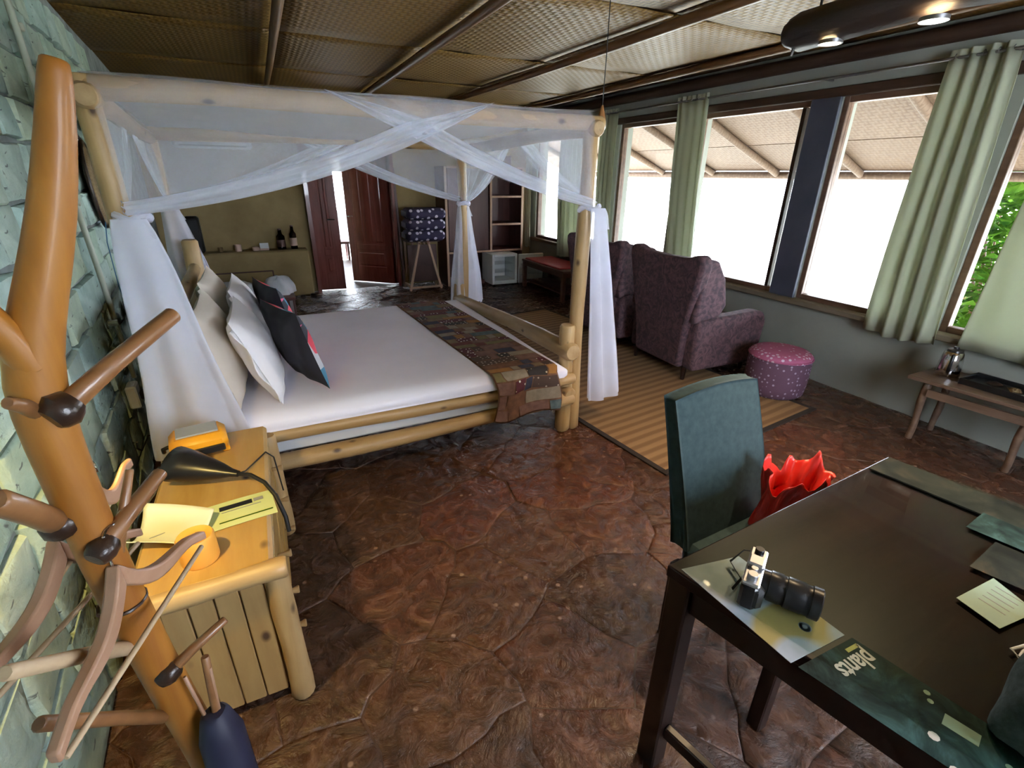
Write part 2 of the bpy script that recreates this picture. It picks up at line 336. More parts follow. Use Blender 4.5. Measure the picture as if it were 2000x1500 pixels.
    def build(s, name, mat, parent=None, smooth=False, kind=None):
        me = bpy.data.meshes.new(name); me.from_pydata(s.v, [], s.f); me.validate(); me.update()
        if smooth:
            me.shade_smooth()
            if smooth != 'all':
                try: me.set_sharp_from_angle(angle=R(42))
                except Exception: pass
        me.materials.append(MAT[mat] if isinstance(mat, str) else mat)
        o = bpy.data.objects.new(name, me); COL.objects.link(o)
        if parent: o.parent = parent
        if kind: o['kind'] = kind
        return o
def tag(o, label=None, cat=None, group=None, kind=None):
    if label: o['label'] = label
    if cat: o['category'] = cat
    if group: o['group'] = group
    if kind: o['kind'] = kind
    return o
def thing(name, label, cat, loc=(0, 0, 0), rz=0, group=None):
    o = bpy.data.objects.new(name, None); COL.objects.link(o); o.location = loc; o.rotation_euler = (0, 0, rz); o.empty_display_size = .1
    return tag(o, label, cat, group)
def copy_tree(o, parent=None):
    c = o.copy(); COL.objects.link(c); c.parent = parent
    for ch in list(o.children): copy_tree(ch, c)
    return c
def lerp(a, b, t): return a+(b-a)*t
def solid(o, th, off=0):
    m = o.modifiers.new('thickness', 'SOLIDIFY'); m.thickness = th; m.offset = off; return o
def subd(o, lv=1):
    m = o.modifiers.new('smooth', 'SUBSURF'); m.levels = lv; m.render_levels = lv; return o
def bevel(o, wd, seg=2):
    m = o.modifiers.new('bevel', 'BEVEL'); m.width = wd; m.segments = seg; m.limit_method = 'ANGLE'; return o

# ================================================================== SETTING
CEIL = 2.56; XW = 4.2; YB = 7.8; YF = -1.6
def lwx(y): return -0.60-0.078*y
# ---- floor of irregular flagstones
floor = tag(MB().box((1.5, 4.3, -.055), (6.6, 12.6, .1)).build('floor', 'grout'), 'red-brown polished flagstone floor of the room', None, None, 'structure')
def voronoi(seeds, bounds):
    out = []
    for i, (px, py) in enumerate(seeds):
        poly = [(bounds[0], bounds[2]), (bounds[1], bounds[2]), (bounds[1], bounds[3]), (bounds[0], bounds[3])]
        for j, (qx, qy) in enumerate(seeds):
            if i == j or abs(qx-px) > 1.5 or abs(qy-py) > 1.5: continue
            mx, my, nx, ny = (px+qx)/2, (py+qy)/2, qx-px, qy-py; new = []
            for k in range(len(poly)):
                a, b = poly[k], poly[(k+1) % len(poly)]; da = (a[0]-mx)*nx+(a[1]-my)*ny; db = (b[0]-mx)*nx+(b[1]-my)*ny
                if da <= 0: new.append(a)
                if da*db < 0: t = da/(da-db); new.append((a[0]+(b[0]-a[0])*t, a[1]+(b[1]-a[1])*t))
            poly = new
            if len(poly) < 3: break
        if len(poly) >= 3: out.append(poly)
    return out
seeds = []; rs = random.Random(3); step = .43
for iy in range(int((YB+.2-(-.2))/step)+1):
    for ix in range(int(5.4/step)+1):
        seeds.append((-1.15+ix*step+(iy % 2)*.2+rs.uniform(-.19, .19), -.1+iy*step+rs.uniform(-.19, .19)))
for poly in voronoi(seeds, (-1.22, 4.2, -.3, 7.8)):
    cx = sum(p[0] for p in poly)/len(poly); cy = sum(p[1] for p in poly)/len(poly)
    rough = []                                                       # break the straight sides
    for k in range(len(poly)):
        a, b = poly[k], poly[(k+1) % len(poly)]; L = math.hypot(b[0]-a[0], b[1]-a[1]); m = max(1, int(L/.09))
        for q in range(m):
            t = q/m; x, y = a[0]+(b[0]-a[0])*t, a[1]+(b[1]-a[1])*t
            sx, sy = math.sin(x*31+y*17)*.012+math.sin(x*11-y*23)*.014, math.sin(x*19-y*29)*.012+math.cos(x*13+y*21)*.014
            rough.append((x+sx, y+sy))
    n = len(rough)
    def shr(p, d):
        l = math.hypot(p[0]-cx, p[1]-cy) or 1; k = max(.2, (l-d)/l); return cx+(p[0]-cx)*k, cy+(p[1]-cy)*k
    tx, ty = rs.uniform(-.006, .006), rs.uniform(-.006, .006); h0 = -rs.uniform(.0, .0022)
    mb = MB(); vs = []
    for d, z in ((.0015, -.0052), (.002, -.003), (.012, -.0008), (.04, 0)):
        for p in rough: q = shr(p, d); vs.append((q[0]-cx, q[1]-cy, min(0, z+h0+tx*(q[0]-cx)+ty*(q[1]-cy)) if z > -.005 else z))
    mb.add(vs, [(r*n+k, r*n+(k+1) % n, (r+1)*n+(k+1) % n, (r+1)*n+k) for r in range(3) for k in range(n)]+[tuple(3*n+k for k in range(n))])
    o = mb.build('flagstone', 'flag', floor, smooth='all'); o.location = (cx, cy, 0)

# ---- left wall of painted rough stone
L0 = Vector((lwx(0), 0, 0)); dw = Vector((-.078, 1, 0)).normalized(); nw = Vector((dw.y, -dw.x, 0))
def LW(s_, n_, z): p = L0+dw*s_+nw*n_; return Vector((p.x, p.y, z))
mb = MB(); c8 = [LW(s_, n_, z) for s_ in (-1.7, 7.95) for n_ in (-.2, 0) for z in (-.1, CEIL+.05)]
mb.add(c8, [(0, 1, 3, 2), (4, 6, 7, 5), (0, 4, 5, 1), (2, 3, 7, 6), (0, 2, 6, 4), (1, 5, 7, 3)])
wall_left = tag(mb.build('wall_left', 'mortar'), 'rough stone wall painted pale blue-grey beside the bed', None, None, 'structure')
rw = random.Random(11); z = 0.0; row = 0
while z < CEIL-.05:
    h = rw.uniform(.15, .23); h = min(h, CEIL-z); s_ = -.35-rw.uniform(0, .2)
    while s_ < 5.2:
        L = rw.uniform(.2, .46); dep = rw.uniform(.012, .034); g = .007
        j = lambda: rw.uniform(-.012, .012)
        q = [(s_+g+j(), z+g+j()*.6), (s_+L/2, z+g+j()*.8), (s_+L-g+j(), z+g+j()*.6), (s_+L-g+j(), z+h/2), (s_+L-g+j(), z+h-g+j()*.6), (s_+L/2+j(), z+h-g+j()*.8), (s_+g+j(), z+h-g+j()*.6), (s_+g+j(), z+h/2)]
        q = [(a, max(0.003, min(CEIL-.003, b))) for a, b in q]
        cs, cz = s_+L/2, z+h/2; vs = []
        for ins, dd in ((0, -.01), (.0, .45), (.07, .9), (.3, 1)):
            for a, b in q:
                aa, bb = a+(cs-a)*ins, b+(cz-b)*ins; vs.append(LW(aa, dep*dd+(rw.uniform(-.005, .005) if dd > .5 else 0), bb)-LW(cs, 0, cz))
        mb = MB().add(vs, [(r*8+k, r*8+(k+1) % 8, (r+1)*8+(k+1) % 8, (r+1)*8+k) for r in range(3) for k in range(8)]+[tuple(24+k for k in range(8))])
        o = mb.build('stone_block', 'stone', wall_left, smooth=True); o.location = LW(cs, 0, cz); s_ += L
    z += h; row += 1

# ---- window wall
OPEN = [(6.86, 7.62), (5.75, 6.62), (4.46, 5.50), (2.98, 4.22), (1.88, 2.75), (.52, 1.64), (-.95, .30)]
ZS, ZT = .66, 2.24
mb = MB(); mb.box((XW+.1, (YB+YF)/2, ZS/2-.05), (.2, YB-YF, ZS+.1)); mb.box((XW+.1, (YB+YF)/2, (ZT+CEIL+.05)/2), (.2, YB-YF, CEIL+.05-ZT))
edges = [YF]+[e for a, b in sorted(OPEN) for e in (a, b)]+[YB]
for k in range(0, len(edges), 2): mb.box((XW+.1, (edges[k]+edges[k+1])/2, (ZS+ZT)/2), (.2, edges[k+1]-edges[k], ZT-ZS))
wall_right = tag(mb.build('wall_right', 'plaster_win'), 'grey-green window wall below and between the windows', None, None, 'structure')
for k, (a, b) in enumerate(OPEN):
    win = bpy.data.objects.new('window_%d' % (k+1), None); COL.objects.link(win); win.location = (XW+.06, (a+b)/2, ZS); tag(win, None, None, None, 'structure')
    W = b-a; H = ZT-ZS; t = .045
    for nm, c, d in (('jamb', (0, -W/2+t/2, H/2), (.07, t, H)), ('jamb', (0, W/2-t/2, H/2), (.07, t, H)), ('window_head', (0, 0, H-t/2), (.07, W-2*t, t)), ('bottom_rail', (0, 0, t/2), (.07, W-2*t, t))):
        MB().box(c, d, bev=.004).build(nm, 'frame', win)
    mid = {3: -W/2+.10}.get(k)
    if mid is not None:
        MB().box((0, mid, H/2), (.05, .035, H-2*t), bev=.004).build('mullion', 'beam', win)
        MB().box((0, (-W/2+t+mid)/2, H/2), (.006, mid+W/2-t-.03, H-2*t)).build('pane', 'glass', win)
        MB().box((0, (W/2-t+mid)/2, H/2), (.006, W/2-t-mid-.03, H-2*t)).build('pane', 'glass', win)
    else:
        MB().box((0, 0, H/2), (.006, W-2*t, H-2*t)).build('pane', 'glass', win)
MB().box((XW-.02, 3.1, ZS-.02), (.09, 9.35, .05), bev=.008).build('trim_1', 'sill', kind='structure')
MB().box((XW-.012, 3.1, ZT+.03), (.035, 9.35, .07), bev=.006).build('trim_2', 'beam', kind='structure')
MB().log((XW-.06, YF+.02, 2.50), (XW-.06, YB-.02, 2.50), .055, .05, wob=.01, seg=16).build('trim_3', 'beam', kind='structure', smooth=True)
MB().box((XW-.012, 2.865, (ZS+ZT)/2), (.03, .24, ZT-ZS), bev=.004).build('trim_4', 'pier', kind='structure')

# ---- back wall with the doorway, ledge below the recess on its left
DX0, DX1, DZ = .60, 1.84, 2.06
mb = MB(); mb.box(((-1.35+DX0)/2, YB+.1, (CEIL+.05)/2), (DX0+1.35, .2, CEIL+.05)); mb.box(((DX1+XW+.2)/2, YB+.1, (CEIL+.05)/2), (XW+.2-DX1, .2, CEIL+.05)); mb.box(((DX0+DX1)/2, YB+.1, (DZ+CEIL+.05)/2), (DX1-DX0, .2, CEIL+.05-DZ))
wall_back = tag(mb.build('wall_back', 'plaster_back'), 'tan plaster back wall around the doorway', None, None, 'structure')
led = MB().box((-.36, YB-.13, .325), (1.78, .26, .65), bev=.02).build('wall_ledge', 'plaster_back', wall_back)
mb = MB(); mb.box((-.32, YB-.263, .385), (.70, .008, .018)).box((.03, YB-.263, .2), (.018, .008, .38)).box((-.67, YB-.263, .2), (.018, .008, .38)); mb.build('ledge_panel_line', 'rust', wall_back)
mb = MB(); FILL_OPEN = [(1.0, 2.4)]; fz0, fz1 = .95, 2.25  # opening added out of view to let in fill light
mb.box((1.5, YF-.1, fz0/2-.05), (6, .2, fz0+.1)); mb.box((1.5, YF-.1, (fz1+CEIL+.05)/2), (6, .2, CEIL+.05-fz1))
fe = [-1.5, FILL_OPEN[0][0], FILL_OPEN[0][1], 4.5]
for k in range(0, 4, 2): mb.box(((fe[k]+fe[k+1])/2, YF-.1, (fz0+fz1)/2), (fe[k+1]-fe[k], .2, fz1-fz0))
tag(mb.build('wall_front', 'plaster_white'), 'pale front wall with one window added for fill light behind the viewer', None, None, 'structure')
for k, (a, b) in enumerate(FILL_OPEN):
    win = bpy.data.objects.new('window_%d' % (k+8), None); COL.objects.link(win); win.location = ((a+b)/2, YF-.1, fz0); tag(win, None, None, None, 'structure'); W, H, t = b-a, fz1-fz0, .05  # unseen window, put in to lift the room's shadows
    for nm, c, d in (('jamb', (-W/2+t/2, 0, H/2), (t, .07, H)), ('jamb', (W/2-t/2, 0, H/2), (t, .07, H)), ('mullion', (0, 0, H/2), (t, .06, H-2*t)), ('window_head', (0, 0, H-t/2), (W-2*t, .07, t)), ('bottom_rail', (0, 0, t/2), (W-2*t, .07, t))): MB().box(c, d).build(nm, 'frame', win)
    for sg in (-1, 1): MB().box((sg*W/4, 0, H/2), (W/2-1.6*t, .006, H-2*t)).build('pane', 'glass', win)
# doorway trim
fr = tag(MB().box((DX0+.02, YB-.01, DZ/2), (.05, .24, DZ)).box((DX1-.02, YB-.01, DZ/2), (.05, .24, DZ)).box(((DX0+DX1)/2, YB-.01, DZ+.02), (DX1-DX0+.05, .24, .06)).build('trim_5', 'door'), None, None, None, 'structure')
def door_leaf(name, hinge, ang, wd, label):
    d = thing(name, label, None, hinge, ang); d['kind'] = 'structure'; th = .045; H = 2.02
    MB().box((wd/2, 0, H/2+.01), (wd, th-.014, H)).build('door_core', 'door', d)
    for c, s_ in (((.06, H/2), (.12, H)), ((wd-.06, H/2), (.12, H)), ((wd/2, .13), (wd-.24, .24)), ((wd/2, H-.07), (wd-.24, .12)), ((wd/2, .55), (wd-.24, .09))):
        MB().box((c[0], 0, c[1]+.01), (s_[0], th, s_[1]), bev=.004).build('door_rail', 'door', d)
    nb = 3 if wd > .5 else 2
    for k in range(nb):
        x = .12+(wd-.24)*(k+.5)/nb
        MB().box((x, 0, 1.25), ((wd-.24)/nb-.04, th+.004, 1.22), bev=.012).build('door_panel', 'door', d)
    MB().box((wd/2, 0, .375), (wd-.30, th+.004, .2), bev=.012).build('door_panel', 'door', d)
    for sg in (-1, 1):
        MB().tube([(wd-.055, 0, 1.02), (wd-.055, sg*.06, 1.02), (wd-.15, sg*.06, 1.02)], .009, 8).build('door_handle', 'steel', d, smooth=True)
    return d
door_leaf('door_1', (DX0+.05, YB+.02, 0), R(-6), .36, 'closed narrow mahogany door leaf left of the bright gap')
door_leaf('door_2', (DX1-.05, YB+.06, 0), R(138), .76, 'panelled mahogany door leaf standing ajar beside the polka-dot cushions')
# room beyond the door
mb = MB(); mb.box((.25, 9.6, 1.3), (.1, 3.3, 2.6)); mb.box((2.75, 9.6, 1.3), (.1, 3.3, 2.6)); mb.box((1.5, 11.3, .46), (2.6, .1, .92)); mb.box((1.5, 11.3, 2.13), (2.6, .1, .94)); mb.box((.45, 11.3, 1.29), (.4, .1, .76)); mb.box((2.5, 11.3, 1.29), (.5, .1, .76)); mb.box((1.5, 9.6, 2.65), (2.6, 3.4, .1))
tag(mb.build('wall_annex', 'plaster_white'), 'pale plaster walls of the room seen through the door gap', None, None, 'structure')
# ---- ceiling of woven mats on poles
ceiling = tag(MB().box(((-1.35+XW+.2)/2, (YF+YB)/2, CEIL+.10), (XW+1.55, YB-YF+.4, .1)).build('ceiling', 'rafter'), 'woven mat ceiling on round poles', None, None, 'structure')
RX = [-.82, .30, 1.42, 2.56, 3.78]
bx = [-1.28]+RX[1:]+[XW]
by = [YF, -.1, 1.35, 2.9, 4.55, 6.05, 7.3, YB]
rc = random.Random(5)
for i in range(len(bx)-1):
    for j in range(len(by)-1):
        a, b, c, d = bx[i]+.004, bx[i+1]-.004, by[j]+.007, by[j+1]-.007; sag = rc.uniform(.004, .016); tl = rc.uniform(-.006, .006)
        top = MB().grid(lambda u, v: (lerp(a, b, u), lerp(c, d, v), CEIL+.03-sag*4*u*(1-u)*(.4+2.4*v*(1-v))+tl*(v-.5)*2+.004*math.sin(9*u+4*v+i)), 8, 8)
        o = top.build('ceiling_mat', 'mat', ceiling, smooth='all'); solid(o, .008, 1)
for k, x in enumerate(RX[1:]):
    MB().log((x, YF+.01, CEIL-.012), (x, YB-.01, CEIL-.012), .034, .030, wob=.015, seg=18, n=10).build('rafter', 'rafter', ceiling, smooth=True)
for k, x in enumerate((3.1,)):
    pass
# ---- outside: veranda roof, ground, shrub
ver = tag(thing('veranda_roof', 'sloping beige mat roof of the veranda outside the windows', None), None, None, None, 'structure')
VX0, VZ0, VX1, VZ1 = XW+.22, 2.66, 6.7, 1.74
def vz(x): return VZ0+(VZ1-VZ0)*(x-VX0)/(VX1-VX0)
vxs = [VX0, 5.15, 5.95, VX1]; vys = [-3+1.15*k for k in range(13)]
for i in range(3):
    for j in range(12):
        a, b, c, d = vxs[i]+.008, vxs[i+1]-.008, vys[j]+.006, vys[j+1]-.006
        mb = MB(); t = .02
        mb.add([(a, c, vz(a)), (b, c, vz(b)), (b, d, vz(b)), (a, d, vz(a)), (a, c, vz(a)+t), (b, c, vz(b)+t), (b, d, vz(b)+t), (a, d, vz(a)+t)], [(0, 3, 2, 1), (4, 5, 6, 7), (0, 1, 5, 4), (1, 2, 6, 5), (2, 3, 7, 6), (3, 0, 4, 7)])
        mb.build('roof_mat', 'mat_out', ver)
for y in vys[1:-1]: MB().log((VX0+.02, y, VZ0-.045), (VX1, y, VZ1-.045), .05, .045, n=10, wob=.01).build('roof_pole', 'mat_out', ver, smooth=True)
MB().log((VX1, -3.2, VZ1-.06), (VX1, 11, VZ1-.06), .05, .05, n=10, seg=16, wob=.015).build('eave_pole', 'mat_out', ver, smooth=True)
MB().box((VX0-.05+1.3, 4, 2.9), (3.2, 15, .05)).build('roof_cover', 'mat_out', ver)
tag(MB().box((30, 5, -.75), (52, 90, .1)).build('ground', 'ground'), 'pale sunlit ground outside the windows', None, None, 'structure')
tag(MB().box((1.5, 33, -.75), (4.9, 40, .1)).build('ground', 'ground'), None, None, None, 'structure')
def leafmat():
    t = NT('leaf_green'); t.t.nodes.remove(t.b); d = t.n('ShaderNodeBsdfDiffuse'); tl = t.n('ShaderNodeBsdfTranslucent'); m1 = t.n('ShaderNodeMixShader'); m1.inputs[0].default_value = .5
    c = t.ramp(t.noise(t.coord(), 3, 3), [(.35, (.02, .07, .008)), (.65, (.10, .20, .02))])
    for x in (d, tl): t.l(c, x.inputs[0])
    t.l(d.outputs[0], m1.inputs[1]); t.l(tl.outputs[0], m1.inputs[2]); t.l(m1.outputs[0], t.out.inputs[0]); return t.m
MAT['leaf'] = leafmat(); MAT['bluecord'] = simple('blue_cord', (.03, .12, .22), None, 5, rough=.5)
def shrub(loc, h, rad, label, n):
    t = thing('garden_shrub', label, 'shrub', loc); rl = random.Random(int(loc[1]*100)); lf = MB()
    for k in range(7):
        a = k*2.4; p1 = Vector((math.cos(a)*rad*.5, math.sin(a)*rad*.5, h*rl.uniform(.6, .95)))
        MB().tube([(0.04*math.cos(a), .04*math.sin(a), 0), p1*.5+Vector((0, 0, .1)), p1], [.03, .02, .008], 7).build('stem', 'rafter', t, smooth=True)
    for k in range(n):
        a = rl.uniform(0, 6.283); rr = rad*rl.random()**.4; z = h*(.12+.9*rl.random()); rr *= 1.05-.5*abs(z/h-.5)
        c = Vector((rr*math.cos(a), rr*math.sin(a), z)); L = rl.uniform(.12, .22); d = Vector((rl.uniform(-1, 1), rl.uniform(-1, 1), rl.uniform(-.6, .5))).normalized(); u = d.cross(Vector((0, 0, 1))).normalized()*L*.40
        up = d.cross(u).normalized()*L*.12
        lf.add([c, c+d*L*.45+u+up, c+d*L, c+d*L*.45-u+up], [(0, 1, 2), (0, 2, 3)])
    lf.build('foliage', 'leaf', t, kind='stuff')
shrub((8.3, 2.75, -.7), 2.6, 1.0, 'leafy green shrub outside the window beyond the swept curtain', 3600)
shrub((11.2, 4.0, -.7), 3.0, 1.4, 'pale green bush further right outside the window', 3200)

# ================================================================== BED
FL, FR, BL, BR = Vector((-.49, 2.50, 0)), Vector((1.75, 2.55, 0)), Vector((-.60, 4.50, 0)), Vector((1.72, 4.55, 0))
bed = thing('four_poster_bed', 'four-poster bed of peeled logs with canopy poles', 'bed', (.6, 3.5, 0))
B0 = Vector((.6, 3.5, 0))
def bb(p): return Vector(p)-B0
for p, h in ((FL, 1.96), (FR, 1.95), (BL, 1.93), (BR, 1.90)):
    MB().log(bb(p), bb(p)+Vector((random.uniform(-.012, .012), 0, h)), .046, .043, wob=.01).build('canopy_post', 'log', bed, smooth=True)
TZ = 1.92
for a, b, nm, m in ((FL, FR, 'canopy_pole', 'logx'), (BL, BR, 'canopy_pole', 'logx'), (FL, BL, 'canopy_pole', 'logy'), (FR, BR, 'canopy_pole', 'logy')):
    d = (b-a).normalized(); za = TZ-(.04 if a.y > 4 else 0)+(0 if m == 'logx' else -.03); zb = TZ-(.04 if b.y > 4 else 0)+(0 if m == 'logx' else -.03)
    MB().log(bb(a-d*.07)+Vector((0, 0, za)), bb(b+d*.07)+Vector((0, 0, zb)), .043, .040, wob=.012).build(nm, m, bed, smooth=True)
for p, h, r in (((1.665, 2.545, 0), .765, .052), ((1.655, 4.52, 0), .66, .055)): MB().log(bb(p), bb(p)+Vector((0, 0, h)), r, r*.94, wob=.008).build('foot_post', 'log', bed, smooth=True)
for p, h in (((-.44, 2.56, 0), 1.12), ((-.50, 4.36, 0), 1.18)): MB().log(bb(p), bb(p)+Vector((0, 0, h)), .062, .056, wob=.01).build('head_post', 'log', bed, smooth=True)
for z in (.62, .80, .98): MB().log(bb((-.45, 2.5, z)), bb((-.51, 4.42, z)), .042, .04, wob=.01).build('headboard_rail', 'logy', bed, smooth=True)
MB().log(bb((1.665, 2.46, .60)), bb((1.64, 4.58, .50)), .058, .052, wob=.012).build('foot_rail', 'logy', bed, smooth=True)
MB().log(bb((1.665, 2.46, .30)), bb((1.655, 4.58, .30)), .048, .046, wob=.012).build('foot_rail', 'logy', bed, smooth=True)
for z, r in ((.405, .040), (.258, .046)):
    MB().log(bb((-.50, 2.46, z)), bb((1.70, 2.49, z+.005)), r, r*.95, wob=.012).build('side_rail', 'logx', bed, smooth=True)
    MB().log(bb((-.55, 4.50, z)), bb((1.70, 4.50, z)), r, r*.95, wob=.012).build('side_rail', 'logx', bed, smooth=True)
MB().box(bb((.60, 3.475, .36)), (2.0, 1.955, .15), bev=.015).build('base_platform', 'base', bed)
# mattress with its sheet
MX0, MX1, MY0, MY1, MZ0, MZ1 = -.36, 1.60, 2.43, 4.40, .448, .545
def mattress_pt(u, v):
    x, y = lerp(MX0, MX1, u), lerp(MY0, MY1, v); e = min((x-MX0), (MX1-x), (y-MY0), (MY1-y))
    return (x, y, MZ1-.035*math.exp(-e/.03)+.004*math.sin(7*x+2*y)*math.sin(5*y))
mb = MB().grid(mattress_pt, 44, 44); n = 45
rim = [i for i in range(n)]+[j*n+44 for j in range(1, n)]+[44*n+i for i in range(43, -1, -1)]+[j*n for j in range(43, 0, -1)]
vs = [mb.v[i] for i in rim]; o = len(mb.v); m = len(rim); cx, cy = (MX0+MX1)/2, (MY0+MY1)/2
for z, k in ((.50, 1.006), (.47, 1.006), (MZ0, .992)):
    mb.v += [(cx+(x-cx)*k, cy+(y-cy)*k, z) for x, y, _ in vs]
prev = rim
for r in range(3):
    cur = [o+r*m+k for k in range(m)]; mb.f += [(prev[k], cur[k], cur[(k+1) % m], prev[(k+1) % m]) for k in range(m)]; prev = cur
mb.f.append(tuple(prev))
mat_o = mb.build('mattress', 'sheet', smooth='all'); tag(mat_o, 'wide mattress made up with a taut white sheet', 'mattress')
# patchwork runner
run = thing('bed_runner', 'brown patchwork runner laid across the foot of the bed', 'bed runner', (1.3, 3.3, .55)); Q0 = Vector((1.3, 3.3, .55))
TOPL = MY1-.05-2.405; DROP = .27
def runner_pt(u, t, lift=0):                          # u across (0..1), t metres from the back edge
    a = TOPL; xl = lerp(.97, 1.08, min(t/a, 1)); xr = lerp(1.42, 1.53, min(t/a, 1)); x = lerp(xl, xr, u)
    if t < a: return Vector((x, MY1-.05-t, MZ1+.006+lift-.02*max(0, (t-a+.05)/.05)**2))
    d = t-a; return Vector((x+.02*math.sin(d*14+u*5), 2.405-.018*min(1, d/.05)-lift-.01*math.sin(u*9), MZ1-.016-d-.015*(d/DROP)*math.sin(u*7)))
T = TOPL+DROP
base = MB().grid(lambda u, v: runner_pt(u, v*T)-Q0, 10, 60).build('backing_cloth', PATCH[0], run, smooth='all'); solid(base, .004, 1)
rp = random.Random(21); cols = 4; t = .004; last = -1
while t < T-.03:
    hh = min(rp.uniform(.06, .105), T-t-.004); cuts = [0]+sorted(rp.uniform(.12, .88) for _ in range(4))+[1]
    cuts = [0.01]+[c for i, c in enumerate(cuts[1:-1]) if c-cuts[i] > .1]+[.99]
    for a, b in zip(cuts[:-1], cuts[1:]):
        i = rp.choice([k for k in range(len(PATCH)) if k != last]); last = i
        sk = rp.uniform(-.012, .012)
        mb = MB().grid(lambda u, v: runner_pt(lerp(a+.008, b-.008, u), t+.004+(hh-.008)*v+sk*(u-.5), .0035)-Q0, 4, 4)
        mb.build('patch', PATCH[i], run, smooth='all')
    t += hh
# pillows and cushions
def pillow(name, label, loc, wd, ht, th, tilt, mat, group=None, rz=0, back=None, cat='pillow'):
    t = thing(name, label, cat, loc, rz, group)
    def side(sg):
        def f(u, v):
            a, b = 2*u-1, 2*v-1; q = max(0, (1-a*a)*(1-b*b))**.42
            y = wd/2*a*(1-.07*(1-abs(b)**3)*abs(a)**2*0-.06*(1-b*b)); z = ht/2*b*(1-.06*(1-a*a)); x = sg*th/2*q+.006*math.sin(9*a+5*b)*q
            p = Vector((x, y, z)); p.rotate(Matrix.Rotation(tilt, 3, 'Y')); return p
        return f
    mb = MB().grid(side(1), 18, 14); mb2 = MB().grid(side(-1), 18, 14); mb2.f = [f[::-1] for f in mb2.f]
    if back:
        mb.build('cushion_front', mat, t, smooth='all'); mb2.build('cushion_back', back, t, smooth='all')
    else:
        mb.add(mb2.v, mb2.f); o = mb.build('pillow_body', mat, t, smooth='all')
        # open hem of the pillowcase
        e = MB().grid(lambda u, v: (Vector((.012*math.sin(14*u), -wd/2-.035*v+.004*math.sin(9*u), ht*.84*(u-.5)))).to_3d() if 0 else Matrix.Rotation(tilt, 3, 'Y') @ Vector((.012*math.sin(11*u)*v, -wd/2*(.96)-.045*v, ht*.86*(u-.5))), 12, 3)
        solid(e.build('pillowcase_hem', mat, t, smooth='all'), .004)
    return t
pillow('pillow', 'cream pillow against the headboard on the near side', (-.305, 2.86, .80), .66, .50, .17, R(-14), 'cream', 'pillows at the head of the bed')
pillow('pillow', 'cream pillow against the headboard on the far side', (-.33, 3.62, .81), .66, .50, .17, R(-14), 'cream', 'pillows at the head of the bed')
pillow('pillow', 'plump white pillow nearest the net tail', (-.135, 2.83, .775), .62, .48, .16, R(-20), 'pillow', 'pillows at the head of the bed')
pillow('pillow', 'white pillow behind the far black cushion', (-.16, 3.52, .785), .62, .48, .16, R(-20), 'pillow', 'pillows at the head of the bed')
pillow('throw_cushion', 'black cushion with bright print standing nearest the bedside', (.05, 2.80, .785), .47, .46, .13, R(-15), 'cushion', 'printed cushions on the bed', R(20), 'black', 'cushion')
pillow('throw_cushion', 'black cushion with bright print standing further across the bed', (.0, 3.36, .79), .47, .48, .13, R(-13), 'cushion', 'printed cushions on the bed', R(16), 'black', 'cushion')

# ================================================================== MOSQUITO NET
net = thing('mosquito_net', 'white sheer mosquito net draped over the bed canopy and tied at the posts', 'mosquito net', (.6, 3.5, 1.9)); N0 = Vector((.6, 3.5, 1.9))
rn = random.Random(9)
def fan(top_a, top_b, knot, sag, out, dens=1.7, seed=0):
    """cloth hanging from the pole between two points, gathered to a knot on the post"""
    A, Bq, K, out = Vector(top_a), Vector(top_b), Vector(knot), Vector(out)
    def f(u, v):
        s_ = 1-(1-u)**dens; p = A.lerp(Bq, s_); q = p.lerp(K, v)
        q.z -= sag*4*v*(1-v)*s_; w_ = (1-v)*.5+.12
        q += out*(.022*math.sin(u*26+seed)*math.sin(math.pi*min(v*1.3, 1))*w_+.012*math.sin(u*61+seed*2+3*v)*(v*(1-v)*2.4))
        q += out*(.052*max(.35, 1-abs(v-.12)*2.2) if v > .02 else .01)
        return q-N0
    MB().grid(f, 64, 22).build('net_panel', 'net', net, smooth='all')
    MB().grid(lambda u, v: Vector(f(u, v))-out*(.014+.006*math.sin(u*31+seed)), 64, 22).build('net_panel', 'net', net, smooth='all')
    # doubled hem running along the free edge
    def h(u, v):
        p = Bq.lerp(K, v); p.z -= sag*4*v*(1-v); w_ = .125*(1-.6*v)*min(1, v/.3)
        q = p+Vector((0, 0, w_*u)); q += out*(.035+.012*math.sin(u*14+v*5)); return q-N0
    MB().grid(h, 8, 24).build('net_hem', 'nethem', net, smooth='all')
ZP = 1.972; KF, KB = 1.475, 1.40
kFL, kFR, kBL, kBR = (-.46, 2.44, KF+.01), (1.74, 2.49, KF), (-.58, 4.46, KB+.03), (1.72, 4.50, KB)
fan((-.47, 2.50, ZP), (1.12, 2.52, ZP), kFL, .085, (0, -1, 0), seed=1)
fan((1.72, 2.54, ZP), (.33, 2.52, ZP), kFR, .05, (0, -1, 0), seed=2)
fan((-.57, 4.5, ZP-.05), (.85, 4.52, ZP-.05), kBL, .07, (0, 1, 0), seed=3)
fan((1.70, 4.54, ZP-.05), (.25, 4.52, ZP-.05), kBR, .06, (0, 1, 0), seed=4)
fan((1.75, 2.56, ZP-.02), (1.74, 3.62, ZP-.06), kFR, .05, (1, 0, 0), seed=5)
fan((1.72, 4.52, ZP-.06), (1.74, 3.58, ZP-.06), kBR, .08, (1, 0, 0), seed=6)
fan((-.50, 2.52, ZP), (-.55, 3.6, ZP-.03), kFL, .06, (-.35, 0, 0), seed=7)
fan((-.59, 4.48, ZP-.04), (-.54, 3.45, ZP-.03), kBL, .06, (-.35, 0, 0), seed=8)
